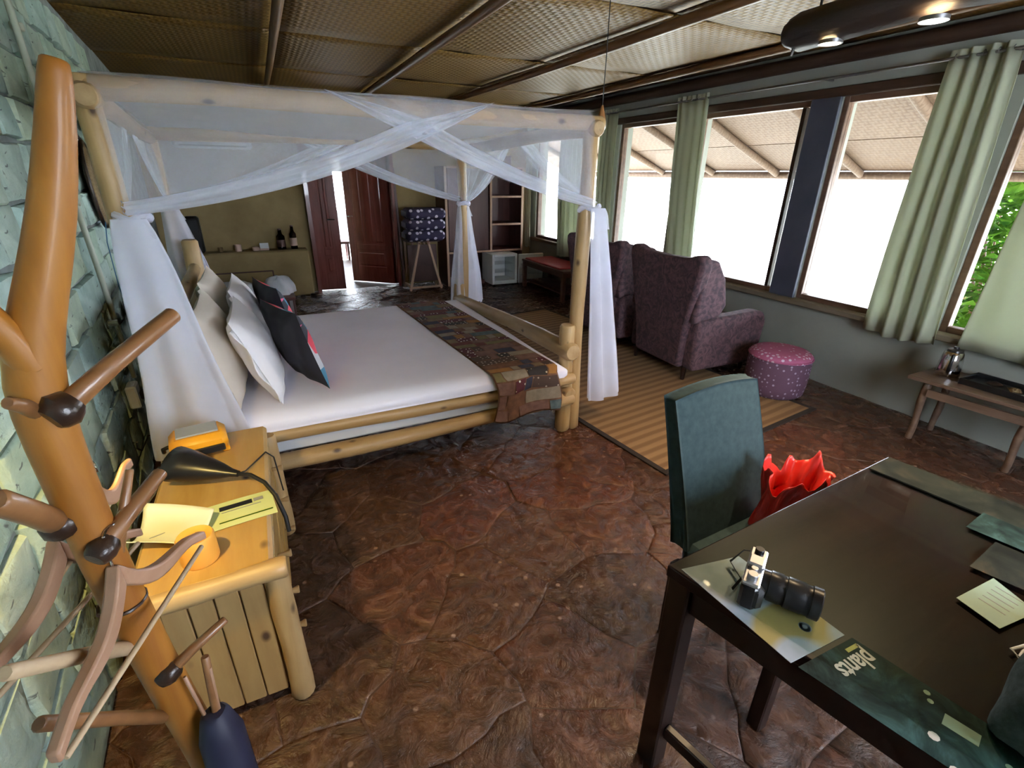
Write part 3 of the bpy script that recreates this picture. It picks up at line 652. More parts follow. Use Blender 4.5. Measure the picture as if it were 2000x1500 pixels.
MB().grid(lambda u, v: Vector((lerp(lerp(-.50, -.60, v), lerp(1.75, 1.72, v), u), lerp(2.5, 4.54, v), 1.970-.045*v-.085*(16*u*(1-u)*v*(1-v))**.8+.006*math.sin(14*u+6*v)))-N0, 30, 30).build('net_roof', 'nethem', net, smooth='all')
def tail(knot, zb, wtop, wbot, shift, dirx, diry, seed, folds=5, mat='netthick'):
    """net hanging free under the knot, in soft vertical folds"""
    K = Vector(knot); dx = Vector(dirx); dy = Vector(diry)
    def f(u, v):
        w_ = lerp(wtop, wbot, v**.75); z = lerp(K.z, zb, v)+.02*math.sin(5*u+seed)*v; a = u*2*math.pi
        s_ = math.cos(a); d_ = math.sin(a)
        p = Vector((K.x, K.y, z))+dx*(shift*v**.9+w_/2*s_*(1+.05*math.sin(7*v+seed)+.09*math.sin((folds+2)*a+seed)*v))+dy*(.035+(.03+.06*v)*d_+(.016+.022*v)*math.sin(folds*a+seed)*min(1, v*3))
        return p-N0
    MB().grid(f, 60, 20).build('net_tail', mat, net, smooth='all')
    MB().tube([K+Vector((0, 0, 0))+dx*.055*math.cos(a)*1.0+dy*.055*math.sin(a)-dy*.05-N0+Vector((0, 0, .01*math.sin(3*a))) for a in [k*.5236 for k in range(13)]], .016, 8).build('net_tie', 'netthick', net, smooth=True)
    MB().grid(lambda u, v: K+dx*(.03+.05*v+.025*(u-.5))+dy*(.05+.01*math.sin(5*v))+Vector((0, 0, -.12*v))-N0, 3, 6).build('tie_end', 'netthick', net, smooth='all')
tail((-.455, 2.43, KF), .47, .11, .36, .05, (1, 0, 0), (0, -1, 0), 1)
tail((1.765, 2.49, KF), .235, .09, .20, .165, (1, 0, 0), (.45, -.4, 0), 2)
tail((1.72, 4.52, KB), .44, .10, .34, .015, (1, 0, 0), (.3, .9, 0), 3)
tail((-.585, 4.45, KB+.03), .62, .10, .30, .07, (1, 0, 0), (-.2, .8, 0), 4)

# ================================================================== BEDSIDE CABINET
cab = thing('bedside_cabinet', 'long pine log bedside cabinet with wooden drawer knobs', 'cabinet', (-.31, 1.76, 0)); c0 = Vector((-.31, 1.76, 0))
CX0, CX1, CY0, CY1, CT = -.50, -.135, 1.29, 2.24, .59
def cc(p): return Vector(p)-c0
MB().box(cc(((CX0+CX1)/2, (CY0+CY1)/2, CT-.018)), (CX1-CX0, CY1-CY0, .036), bev=.012).build('top_board', 'pine', cab)
MB().log(cc((CX0-.01, CY0+.005, CT-.030)), cc((CX1+.035, CY0+.005, CT-.026)), .030, .032, wob=.003).build('edge_log', 'logx', cab, smooth=True)
for x, y in ((CX1+.0, CY0+.02), (CX1+.0, CY1-.03), (CX0+.03, CY0+.03), (CX0+.03, CY1-.03)):
    MB().log(cc((x, y, 0)), cc((x, y, CT-.04)), .037, .034, wob=.004).build('corner_post', 'log', cab, smooth=True)
nb = 4
for k in range(nb):
    w_ = (CX1-CX0-.10)/nb; MB().box(cc((CX0+.06+w_*(k+.5), CY0+.03, .29)), (w_-.004, .018, .50), bev=.003).build('side_board', 'pinez', cab)
MB().box(cc(((CX0+CX1)/2-.01, (CY0+CY1)/2, .285)), (CX1-CX0-.06, CY1-CY0-.09, .49)).build('carcass', 'pinez', cab)
for j in range(2):
    for k in range(3):
        yc = lerp(CY0+.10, CY1-.10, (j+.5)/2); zc = .10+.165*k+.03; d = MB().box(cc((CX1-.012, yc, zc)), (.022, (CY1-CY0-.20)/2-.012, .150), bev=.004).build('drawer', 'pine', cab)
        MB().tube([cc((CX1-.003, yc-.1*(1 if j == 0 else -1), zc)), cc((CX1+.02, yc-.1*(1 if j == 0 else -1), zc)), cc((CX1+.042, yc-.1*(1 if j == 0 else -1), zc))], [.008, .009, .014], 10).build('knob', 'log', d, smooth=True)
# yellow solar lantern
ln = thing('solar_lantern', 'yellow portable lantern with grey top panel at the back of the cabinet', 'lantern', (-.375, 2.10, CT), R(8))
MB().box((0, 0, .055), (.20, .15, .075), bev=.022).build('lantern_body', 'yellow', ln, smooth=True)
MB().box((0, .005, .095), (.145, .095, .008), bev=.003).build('solar_panel', 'greyplastic', ln)
MB().box((.01, -.078, .035), (.15, .012, .03), bev=.004).build('switch_plate', 'blackplastic', ln)
for s_ in (-1, 1): MB().box((s_*.085, 0, .012), (.03, .12, .024), bev=.006).build('foot', 'yellow', ln)
MB().tube([(-.1, -.02, .06), (-.122, -.01, .05), (-.122, .0, .03)], .008, 8).build('handle', 'blackplastic', ln, smooth=True)
# black gooseneck lamp lying on the cabinet
gl = thing('reading_lamp', 'black reading lamp lying on the cabinet with its flexible neck over the edge', 'lamp', (-.33, 1.86, CT))
prof = []
A0, A1 = Vector((-.10, .03, .075)), Vector((.10, -.085, .045)); ax = (A1-A0).normalized(); ux = ax.cross(Vector((0, 0, 1))).normalized(); uz = ux.cross(ax)
mb = MB(); ring = 20; shp = [(0, .074), (.05, .066), (.11, .050), (.17, .032), (.21, .016), (.235, .012)]
mb.add([A0+ax*d+(ux*math.cos(2*math.pi*k/ring)+uz*math.sin(2*math.pi*k/ring)*(.8))*r for d, r in shp for k in range(ring)], [(i*ring+k, i*ring+(k+1) % ring, (i+1)*ring+(k+1) % ring, (i+1)*ring+k) for i in range(len(shp)-1) for k in range(ring)]+[tuple((len(shp)-1)*ring+k for k in range(ring))])
o = mb.build('lamp_shade', 'blackplastic', gl, smooth=True); solid(o, .003)
MB().tube([A1, A1+ax*.05+Vector((0, 0, .004)), Vector((.185, -.16, .03)), Vector((.215, -.215, .0)), Vector((.235, -.26, -.07)), Vector((.237, -.28, -.12))], .0075, 9).build('flexible_neck', 'blackrubber', gl, smooth=True)
MB().tube([A1, Vector((.12, -.02, .012)), Vector((.16, .06, .006)), Vector((.19, .11, .006)), Vector((.215, .12, -.03)), Vector((.225, .12, -.2))], .003, 6).build('power_cord', 'blackrubber', gl, smooth=True)
# pale green leaflet with a printed strip
lf = thing('leaflet', 'pale green leaflet with a dark printed strip beside the candle', 'leaflet', (-.22, 1.60, CT), R(7))
MB().grid(lambda u, v: (-.17+.27*u, -.075+.15*v, .0015+.003*math.sin(3*u)), 6, 3).build('paper_sheet', 'paper_green', lf)
solid(lf.children[0], .001)
for (x, y, sx, sy, m) in ((-.015, .035, .10, .024, 'blackplastic'), (.055, .037, .03, .018, 'greyplastic'), (.0, .01, .12, .003, 'greyplastic'), (.01, -.045, .16, .005, 'navy')):
    MB().box((x, y, .0055+random.uniform(0, .0008)), (sx, sy, .0008)).build('printed_strip', m if m != 'navy' else 'leaf', lf)
# curled white leaflet
cl = thing('curled_leaflet', 'curled glossy white folder lying behind the candle', 'leaflet', (-.405, 1.56, CT), R(-14))
solid(MB().grid(lambda u, v: (-.11+.21*u, -.075+.16*v-.03*u*u, .004+.055*(2*abs(v-.45))**2*(1-.5*u)+.02*u*math.sin(3*v)), 14, 14).build('folder_sheet', 'paper_white', cl, smooth='all'), .002)
MB().box((-.02, .0, .012), (.10, .004, .002), R(30)).build('fold_line', 'greyplastic', cl)
# candle
cd = thing('candle', 'squat orange pillar candle on the front of the cabinet', 'candle', (-.325, 1.40, CT))
MB().lathe([(.0, 0), (.047, 0), (.05, .006), (.05, .082), (.046, .089), (.038, .085), (.028, .08), (0, .078)], n=28).build('wax_body', 'candle', cd, smooth=True)
MB().tube([(0, 0, .077), (.002, 0, .088), (.006, .002, .096)], .0018, 6).build('wick', 'blackplastic', cd)

# ================================================================== COAT RACK
rack = thing('coat_rack', 'coat rack made from a varnished forked tree branch in the foreground', 'coat rack', (-.29, .825, 0)); k0 = Vector((-.29, .825, 0))
def kk(p): return Vector(p)-k0
tp = [(-.268, .838, 0), (-.275, .836, .3), (-.284, .834, .565), (-.297, .829, .708), (-.31, .823, .94), (-.316, .821, 1.102), (-.316, .822, 1.244), (-.315, .822, 1.344), (-.307, .825, 1.417), (-.272, .837, 1.508), (-.238, .847, 1.595), (-.208, .855, 1.696), (-.190, .859, 1.772)]
tr = [.040, .036, .034, .032, .031, .0305, .031, .034, .033, .028, .0255, .021, .0165]
o = MB().tube([kk(p) for p in tp], tr, 16, jit=.03).build('trunk', 'branch', rack, smooth='all'); subd(o, 1)
def twig(name, pts, rad, mat='branch', parent=rack): return MB().tube([kk(p) for p in pts], rad, 12, jit=.04).build(name, mat, parent, smooth=True)
twig('fork', [(-.302, .818, 1.405), (-.312, .806, 1.455), (-.33, .795, 1.505), (-.35, .78, 1.56)], [.024, .019, .017, .014])
def peg(a, b, r0, r1, mat='branchx', cup=True, cr=.024):
    a, b = Vector(a), Vector(b); d = (b-a).normalized(); o = twig('peg', [a-d*.01, a.lerp(b, .4)+Vector((0, 0, .003)), b], [r0, (r0+r1)/2, r1], mat)
    if cup: MB().tube([kk(a-d*.022), kk(a-d*.005), kk(a+d*.014)], [cr*.8, cr, cr*.82], 14, jit=.05).build('peg_collar', 'bark', o, smooth=True)
peg((-.283, .800, 1.350), (-.150, .925, 1.437), .0155, .0125, cr=.027)
peg((-.340, .802, 1.172), (-.350, .715, 1.275), .018, .016, cr=.026)
peg((-.298, .795, 1.118), (-.228, .905, 1.168), .0145, .012, 'branchx', True, .022)
peg((-.312, .795, 1.353), (-.318, .756, 1.384), .011, .008, 'branchx', False)
peg((-.322, .80, .905), (-.366, .62, 1.093), .0125, .010, 'pale_twig', False)
peg((-.318, .80, .72), (-.374, .639, .975), .0115, .010, 'branchx', False)
peg((-.282, .805, .815), (-.187, .842, .860), .0105, .008, 'branchx', True, .019)
peg((-.297, .815, 1.075), (-.257, .865, 1.205), .010, .006, 'branchx', False)
MB().tube([kk((-.314+.0335*math.cos(a), .822+.0335*math.sin(a), .985)) for a in [i*.5236 for i in range(13)]], .003, 6).build('twine_ring', 'bark', rack, smooth=True)
for a in (.4, 2.5, 4.6): MB().log((.02*math.cos(a), .02*math.sin(a)+.01, .10), (.24*math.cos(a), .24*math.sin(a), .018), .018, .016).build('foot_branch', 'branch', rack, smooth=True)
# wooden hangers
def hanger(label, e1, e2, apex, hook, bar='pale_twig', th=.011):
    A, Bq, P, Hk = Vector(e1), Vector(e2), Vector(apex), Vector(hook); h = thing('coat_hanger', label, 'hanger', P, 0, 'wooden hangers on the coat rack'); ax = (Bq-A).normalized(); nn = ax.cross(Vector((0, 0, 1))).normalized()
    for E_ in (A, Bq):
        pts = []; n = 14
        for i in range(n+1):
            t = i/n; c = P.lerp(E_, t); c.z += -.022*math.sin(math.pi*min(1, t*1.25))*(1-t)*2.0+.006*t; wd = lerp(.021, .0095, min(1, t*1.5)**.8)
            for s_, m_ in ((1, 1), (1, -1), (-1, -1), (-1, 1)): pts.append(c+nn*th*s_*(1-.25*t)+Vector((0, 0, wd*m_))-P)
        fs = [(i*4+k, i*4+(k+1) % 4, (i+1)*4+(k+1) % 4, (i+1)*4+k) for i in range(n) for k in range(4)]+[(3, 2, 1, 0), tuple(n*4+k for k in range(4))]
        bevel(MB().add(pts, fs).build('hanger_arm', 'hanger', h, smooth=True), .004)
    MB().tube([A.lerp(Bq, .03)-P+Vector((0, 0, -.012)), A.lerp(Bq, .97)-P+Vector((0, 0, -.012))], .0045, 8).build('trouser_bar', bar, h, smooth=True)
    d = Hk-P; r = .018; arc = [P+Vector((0, 0, .0)), P+Vector((0, 0, .045))]
    dirh = Vector((Hk.x-P.x, Hk.y-P.y, 0)); dirh = dirh.normalized() if dirh.length > 1e-3 else nn
    base = P+Vector((0, 0, .05)); arc += [base+dirh*(r-r*math.cos(a))+Vector((0, 0, r*math.sin(a)+.012)) for a in [i*.42 for i in range(9)]]
    MB().tube([p-P for p in arc], .0021, 7).build('hook', 'steel', h, smooth=True)
    return h
hanger('wooden hanger with pale bar hanging in front of the rack trunk', (-.206, .945, .985), (-.334, .563, .985), (-.296, .790, 1.065), (-.275, .83, 1.13))
hanger('wooden hanger at the far left of the rack near the stone wall', (-.316, 1.00, .99), (-.455, .66, .99), (-.392, .890, 1.072), (-.36, .85, 1.15))
hanger('pale wooden hanger behind the rack trunk beside the cabinet corner', (-.318, 1.09, 1.10), (-.40, .86, 1.04), (-.350, .990, 1.105), (-.33, .96, 1.15), th=.007)
# umbrella
um = thing('folded_umbrella', 'folded navy umbrella with wooden tip leaning on the rack', 'umbrella', (-.215, .70, 0)); u0 = Vector((-.215, .70, 0))
u_a, u_b = Vector((-.215, .70, .02)), Vector((-.235, .785, .70))
MB().tube([u_a-u0, u_a.lerp(u_b, .3)-u0, u_a.lerp(u_b, .65)-u0, u_a.lerp(u_b, .92)-u0, u_b-u0], [.020, .038, .042, .036, .024], 14, jit=.10).build('folded_canopy', 'navy', um, smooth=True)
MB().tube([u_b-Vector((0, 0, .03))-u0, Vector((-.226, .803, .825))-u0], .0075, 9).build('wooden_tip', 'branchx', um, smooth=True)
for dx in (-.028, .012): MB().tube([u_b+Vector((dx*.5, 0, -.03))-u0, u_b+Vector((dx, .012, .10))-u0], .0035, 7).build('rib_end', 'hanger', um, smooth=True)

# ================================================================== ON THE LEFT WALL
cdn = thing('wall_conduit', 'pale painted conduit pipe running down the stone wall', 'pipe', LW(3.16, .0, 0)); q0 = Vector(LW(3.16, 0, 0))
MB().tube([LW(3.12, .055, 2.5)-q0, LW(3.13, .055, 1.8)-q0, LW(3.2, .055, 1.2)-q0, LW(3.24, .055, .56)-q0], .013, 10).build('pipe_run', 'pipe', cdn, smooth=True)
for z in (2.2, 1.5, .9): MB().tube([LW(3.165, .03, z)-q0, LW(3.165, .055, z)-q0, LW(3.165, .075, z)-q0], .017, 8).build('pipe_clip', 'pipe', cdn, smooth=True)
sk = thing('wall_socket', 'white socket box with a plug low on the stone wall', 'socket', LW(3.12, .03, .50)); 
MB().box((.02, 0, 0), (.05, .11, .13), R(4), bev=.008).build('socket_box', 'whiteplastic', sk)
MB().box((.065, .02, -.01), (.045, .05, .05), R(4), bev=.008).build('plug', 'blackplastic', sk)
tag(MB().tube([LW(3.13, .10, .49), LW(3.05, .14, .42), LW(2.95, .12, .30), LW(2.85, .10, .36), LW(2.6, .10, .40), LW(2.42, .12, .50), LW(2.3, .15, .585)], .004, 7).build('power_cable', 'blackrubber', smooth=True), 'black power cable looping from the wall socket to the lantern', 'cable')
tag(MB().tube([LW(3.10, .09, .46), LW(3.0, .12, .30), LW(2.8, .12, .16), LW(2.5, .11, .20), LW(2.2, .10, .30), LW(1.9, .09, .42), LW(1.75, .08, .5)], .0035, 7).build('power_cable', 'whiteplastic', smooth=True), 'white power cable hanging below the wall socket', 'cable')
sb = thing('switch_panel', 'small grey switch panel on the wall behind the net', 'switch', LW(3.75, .035, .84)); MB().box((.015, 0, 0), (.03, .10, .13), R(4), bev=.006).build('panel_body', 'greyplastic', sb); MB().box((.033, 0, .01), (.008, .04, .05), R(4), bev=.003).build('rocker', 'whiteplastic', sb)
ft = thing('straw_fan', 'woven straw fan with a dark rim hung on the stone wall', 'fan', LW(3.88, .045, 1.56)); f0 = Vector(LW(3.88, .045, 1.56))
def fanpt(a, k): return LW(3.88+.15*k*math.cos(a)*(1-.25*math.sin(a)*0), .05+.035*(1-k*k), 1.56+.235*k*math.sin(a))-f0
mb = MB(); mb.add([fanpt(0, 0)]+[fanpt(2*math.pi*i/24, r/4) for r in range(1, 5) for i in range(24)], [(0, 1+i, 1+(i+1) % 24) for i in range(24)]+[(1+r*24+i, 1+(r+1)*24+i, 1+(r+1)*24+(i+1) % 24, 1+r*24+(i+1) % 24) for r in range(3) for i in range(24)])
solid(mb.build('woven_face', 'straw', ft, smooth='all'), .006)
MB().tube([fanpt(2*math.pi*i/24, 1.0) for i in range(25)], .011, 8).build('rim', 'bark', ft, smooth=True)
MB().tube([fanpt(math.pi/2, 1.0), fanpt(math.pi/2, 1.4)], .008, 8).build('handle', 'bark', ft, smooth=True)
tag(MB().tube([LW(3.80, .06, 1.36), LW(3.72, .05, 1.25), LW(3.66, .05, 1.0), LW(3.70, .05, .9)], .003, 6).build('blue_rope', 'bluecord', smooth=True), 'thin blue rope hanging on the stone wall below the straw fan', 'rope')
# wall lamp near the camera on the stone wall: the warm light on the cabinet
wl = thing('wall_lamp', 'small warm wall lamp on the stone wall left of the frame', 'lamp', LW(1.02, .04, 1.60)); 
MB().lathe([(0, -.01), (.04, -.01), (.045, .0), (.03, .012), (0, .015)]).build('wall_plate', 'bark', wl, smooth=True)
MB().tube([(.0, 0, 0), (.06, 0, .03), (.10, 0, .0)], .008, 8).build('arm', 'bark', wl, smooth=True)
MB().lathe([(.03, .02), (.05, -.03), (.065, -.07)], (.10, 0, 0), caps=False).build('lamp_shade', 'socket', wl, smooth=True)
ll = bpy.data.lights.new('wall_lamp_light', 'SPOT'); lo = bpy.data.objects.new('wall_lamp_light', ll); COL.objects.link(lo); lo.parent = wl; lo.location = (.10, 0, -.04); ll.energy = 15; ll.color = (1, .70, .22); ll.shadow_soft_size = .03; ll.spot_size = R(100); ll.spot_blend = .8
lo.rotation_euler = Vector((.12, .62, -1)).to_track_quat('-Z', 'Y').to_euler()

# ================================================================== DESK AND WHAT LIES ON IT
A_, B_, C_, D_ = Vector((.765, .655, 0)), Vector((1.825, .715, 0)), Vector((1.985, -.02, 0)), Vector((.945, -.09, 0))
DT = .765
desk = thing('writing_desk', 'dark stained wooden writing desk under a sheet of glass', 'desk', (1.38, .31, 0)); e0 = Vector((1.38, .31, 0))
def inset(k, z): 
    c = (A_+B_+C_+D_)/4; return [(c+(p-c)*k).to_2d() for p in (A_, B_, C_, D_)]
def slab(k, z0, z1): return MB().prism([(p.x-e0.x, p.y-e0.y) for p in inset(k, 0)][::-1], z0, z1)
bevel(slab(1.0, DT-.035, DT).build('desk_top', 'desktop', desk), .004)
gl_ = slab(.975, DT+.0035, DT+.0085).build('glass_sheet', 'deskglass', desk)
for p, q in ((A_, B_), (B_, C_), (C_, D_), (D_, A_)):
    c = (A_+B_+C_+D_)/4; a2, b2 = c+(p-c)*.93, c+(q-c)*.93; d = b2-a2; m_ = (a2+b2)/2-e0
    MB().box((m_.x, m_.y, DT-.035-.045), (d.length, .022, .09), math.atan2(d.y, d.x)).build('apron', 'darkwood', desk)
    a3, b3 = c+(p-c)*.925, c+(q-c)*.925; d = b3-a3; m_ = (a3+b3)/2-e0
    if (p is A_ and q is B_) is False: MB().box((m_.x, m_.y, .16), (d.length-.06, .024, .045), math.atan2(d.y, d.x), bev=.004).build('stretcher', 'darkwood', desk)
for p in (A_, B_, C_, D_):
    c = (A_+B_+C_+D_)/4; a2 = c+(p-c)*.925-e0; rz = math.atan2((B_-A_).y, (B_-A_).x)+.1
    MB().box((a2.x, a2.y, (DT-.035)/2), (.062, .062, DT-.035), rz, bev=.005).build('leg', 'darkwood', desk)
ZG = DT+.0035; ZL = DT+.0086                                  # under / on the glass
def sheet(name, label, cat, quad, mat, z, group=None, th=.0012):
    q = [Vector(p) for p in quad]; c = sum(q, Vector((0, 0)))/4; t = thing(name, label, cat, (c.x, c.y, z), 0, group); MB().prism([(p.x-c.x, p.y-c.y) for p in q][::-1], 0, th).build('paper_sheet', mat, t); return t, c
t = NT('brochure_print'); co = t.coord(); f = t.noise(co, 9, 3); c = t.ramp(f, [(.35, (.36, .42, .46)), (.6, (.52, .57, .64))]); g = t.noise(t.coord((1, 1.6, 1)), 4, 1); c = t.mix(t.ramp(g, [(.55, (0, 0, 0)), (.60, (1, 1, 1))]), c, (.46, .36, .13)); t.col(c); t.set(Roughness=.45, Specular_IOR_Level=.2); MAT['brochure'] = t.m
t = NT('plant_poster_print'); co = t.coord(); f = t.noise(co, 11, 5, .6, .8); c = t.ramp(f, [(.35, (.006, .014, .014)), (.52, (.025, .055, .05)), (.66, (.06, .13, .125)), (.80, (.3, .36, .33))]); t.col(c); t.set(Roughness=.5, Specular_IOR_Level=.12); MAT['poster'] = t.m
t = NT('photo_strip_print'); co = t.coord(); f = t.noise(co, 8, 4, .6, .6); c = t.ramp(f, [(.35, (.006, .008, .007)), (.52, (.022, .026, .02)), (.64, (.05, .045, .03)), (.74, (.28, .11, .05))]); t.col(c); t.set(Roughness=.4, Specular_IOR_Level=.2); MAT['photostrip'] = t.m
br, cbr = sheet('brochure', 'white and yellow brochure under the glass beneath the camera', 'brochure', [(.785, .628), (.950, .598), (.962, .338), (.800, .345)][::1], 'brochure', DT+.0002)
MB().lathe([(.011, 0), (.012, .0002), (.013, 0)], (.03, -.09, .0013), 20).build('round_emblem', 'greyplastic', br)
MB().lathe([(0, 0), (.005, .0002), (.0055, 0)], (.03, -.09, .0013), 12).build('round_emblem', 'greyplastic', br)
po, cpo = sheet('plant_poster', 'dark green plant poster under the glass along the desk edge', 'poster', [(.805, .333), (.970, .327), (1.035, -.02), (.900, -.03)], 'poster', DT+.0002)
def text(body, size, loc, rz, mat, parent, bold=0.0, sx=1):
    cu = bpy.data.curves.new('lettering', 'FONT'); cu.body = body; cu.size = size; cu.offset = bold; cu.align_x = 'LEFT'; o = bpy.data.objects.new('lettering', cu); COL.objects.link(o); bpy.context.view_layer.update()
    me = bpy.data.meshes.new_from_object(o.evaluated_get(bpy.context.evaluated_depsgraph_get())); bpy.data.objects.remove(o); me.materials.append(MAT[mat])
    o = bpy.data.objects.new('lettering', me); COL.objects.link(o); o.parent = parent; o.location = loc; o.rotation_euler = (0, 0, rz); o.scale = (sx, 1, 1); return o
MAT['ink_white'] = simple('white_ink', (.72, .66, .60), None, 8, rough=.4); MAT['ink_yellow'] = simple('yellow_ink', (.45, .42, .04), None, 8, rough=.4); MAT['ink_pale'] = simple('pale_ink', (.38, .50, .36), None, 8, rough=.4)
text('plants', .052, (.965-cpo.x, .300-cpo.y, .0016), R(180-2), 'ink_white', po, .0012, .78)
MB().box((.945-cpo.x, .312-cpo.y, .0014), (.035, .008, .0004), R(-2)).build('yellow_flash', 'ink_yellow', po)
rz_ = random.Random(4)
for k in range(9):
    x, y = rz_.uniform(.86, .985), rz_.uniform(.02, .22); MB().lathe([(0, 0), (.006*rz_.uniform(.4, 1), .0003), (.008*rz_.uniform(.5, 1.2), 0)], (x-cpo.x, y-cpo.y, .0013), 9).build('printed_flower', 'ink_white' if k % 2 else 'ink_pale', po)
for (x, y, sx, sy, m) in ((.955, .13, .028, .05, 'ink_pale'), (.985, .01, .03, .045, 'ink_white')): MB().box((x-cpo.x, y-cpo.y, .0014), (sx, sy, .0004), R(14)).build('printed_patch', m, po)
sheet('photo_strip', 'dark glossy photo strip along the far end of the desk', 'leaflet', [(1.665, .690), (1.800, .700), (1.895, .05), (1.765, .03)], 'photostrip', ZL, th=.004)
sheet('note_paper', 'pale green printed note lying on the desk glass', 'paper', [(1.285, .284), (1.438, .276), (1.40, .185), (1.27, .200)], 'paper_green2' if 'paper_green2' in MAT else 'brochure', ZL)
nt = bpy.data.objects['note_paper']; MAT['note'] = simple('green_note', (.30, .44, .36), (.36, .50, .42), 5, rough=.5); nt.children[0].data.materials[0] = MAT['note']
for k in range(5): MB().box((-.02+.02*k, .0, .0014), (.003, .05, .0003), R(-5)).build('printed_line', 'greyplastic', nt)
sheet('postcard', 'orange and black postcard overlapping the green note', 'card', [(1.43, .32), (1.60, .335), (1.62, .235), (1.455, .225)], 'photostrip', ZL+.0016)
sheet('postcard', 'dark grey card at the right edge of the desk glass', 'card', [(1.60, .40), (1.72, .41), (1.74, .25), (1.63, .24)], 'poster', ZL+.0032)
# phone and cable
ph = thing('phone', 'black phone with a shiny rim at the right of the desk', 'phone', (1.40, .155, ZL), R(28))
MB().box((0, 0, .005), (.15, .072, .009), bev=.003).build('phone_body', 'blackplastic', ph); MB().box((0, 0, .0097), (.142, .066, .0006)).build('screen', 'steel', ph)
tag(MB().tube([(1.34, .14, ZL+.004), (1.27, .155, ZL+.004), (1.225, .165, ZL+.004), (1.215, .15, ZL+.004), (1.24, .152, ZL+.004), (1.30, .148, ZL+.004), (1.335, .146, ZL+.004)], .0032, 8).build('charging_cable', 'whiteplastic', smooth=True), 'pale charging cable looped beside the phone', 'cable')
# slate bag on the near corner
bg_ = thing('fabric_bag', 'dark slate fabric bag slumped on the near corner of the desk', 'bag', (1.20, .02, ZL))
def bagpt(u, v):
    a = 2*math.pi*u; b = v*math.pi/2; r = max(0, math.cos(b))**.38; ca, sa = math.cos(a), math.sin(a); k = (abs(ca)**3.2+abs(sa)**3.2)**(-1/3.2)
    w_ = 1+.035*math.sin(6*a+7*v)+.03*math.sin(11*a-5*v)
    return Vector((.225*r*k*ca*w_, .115*r*k*sa*w_, max(0, .20*math.sin(b)*(1+.10*math.sin(3*a+1)*(1-v)*v*4)-.03*math.exp(-((ca*r)/.25)**2)*v**3)))
MB().grid(bagpt, 72, 22).build('bag_body', 'slate', bg_, smooth='all')
MB().tube([bagpt(.02, .55), bagpt(.08, .75)+Vector((0, 0, .03)), bagpt(.42, .75)+Vector((0, 0, .03)), bagpt(.48, .55)], .009, 8).build('strap', 'slate', bg_, smooth=True)
# camera
cm = thing('camera_body_with_lens', 'black mirrorless camera with silver top plate standing on the brochure', 'camera', (.872, .505, ZL), R(-60)); cm.scale = (1.1, 1.1, 1.1)   # lens looks along +x
cm.name = 'mirrorless_camera'
MB().box((0, 0, .030), (.032, .118, .060), bev=.006).build('camera_body', 'blackplastic', cm)
MB().box((.014, -.044, .031), (.026, .026, .056), bev=.009).build('grip', 'blackrubber', cm, smooth=True)
MB().box((0, 0, .064), (.033, .119, .010), bev=.003).build('top_plate', 'silver', cm)
MB().box((.0, .004, .074), (.032, .034, .014), bev=.004).build('viewfinder_hump', 'silver', cm)
for y, r, h in ((-.040, .010, .010), (-.018, .007, .007), (.042, .009, .011)): MB().lathe([(r, 0), (r, h), (r*.9, h+.001), (0, h+.001)], (0, y, .069), 18).build('dial', 'blackplastic' if y > 0 else 'silver', cm, smooth=True)
mb = MB(); prof = [(.0, .016), (.028, .016), (.029, .03), (.031, .031), (.031, .052), (.0295, .054), (.0295, .060), (.0315, .062), (.0315, .092), (.030, .094), (.030, .104), (.032, .106), (.032, .122), (.029, .124), (.025, .118), (0, .112)]
mb.lathe(prof, n=26); mb.v = [(z, x, .034+y) for x, y, z in mb.v]; mb.f = [f[::-1] for f in mb.f]; mb.build('lens_barrel', 'blackplastic', cm, smooth=True)
MB().tube([(0, .062, .056), (-.03, .085, .03), (-.05, .06, .006), (-.02, .02, .004), (-.03, -.02, .004)], .0035, 7, flat=.35).build('wrist_strap', 'blackrubber', cm, smooth=True)
# ================================================================== DESK CHAIR AND RED BAG
ch = thing('desk_chair', 'teal upholstered high-back chair tucked at the far side of the desk', 'chair', (1.36, .90, 0), R(3)); 
def chback(u, v, s_):
    z = lerp(.44, .985-.02*(2*u-1)**2, v); x = (u-.5)*lerp(.44, .425, v); y = lerp(.05, .20, v**1.15)+.03*(2*u-1)**2*0
    return Vector((x, y+(.04 if s_ else -.04)*(1-.35*v), z))
mb = MB(); g1 = MB().grid(lambda u, v: chback(u, v, 0), 10, 12); g2 = MB().grid(lambda u, v: chback(u, v, 1), 10, 12); g2.f = [f[::-1] for f in g2.f]; mb.add(g1.v, g1.f); mb.add(g2.v, g2.f)
n = 11; o2 = n*13; rim = [i for i in range(n)]+[j*n+10 for j in range(1, 13)]+[12*n+i for i in range(9, -1, -1)]+[j*n for j in range(11, 0, -1)]
mb.f += [(rim[k], o2+rim[k], o2+rim[(k+1) % len(rim)], rim[(k+1) % len(rim)])[::-1] for k in range(len(rim))]
o = mb.build('backrest', 'teal', ch, smooth='all'); subd(o, 2)
MB().box((0, -.17, .425), (.45, .44, .10), bev=.03).build('seat', 'teal', ch, smooth=True)
MB().box((0, -.15, .36), (.42, .40, .05)).build('seat_frame', 'darkwood', ch)
for x in (-.19, .19):
    MB().box((x, -.34, .175), (.045, .045, .35), bev=.004).build('leg', 'darkwood', ch); MB().box((x, .06, .175), (.045, .045, .35), bev=.004).build('leg', 'darkwood', ch)
rb = thing('plastic_bag', 'crumpled red plastic bag on the seat of the teal chair', 'bag', (1.50, .83, .476))
rr = random.Random(8)
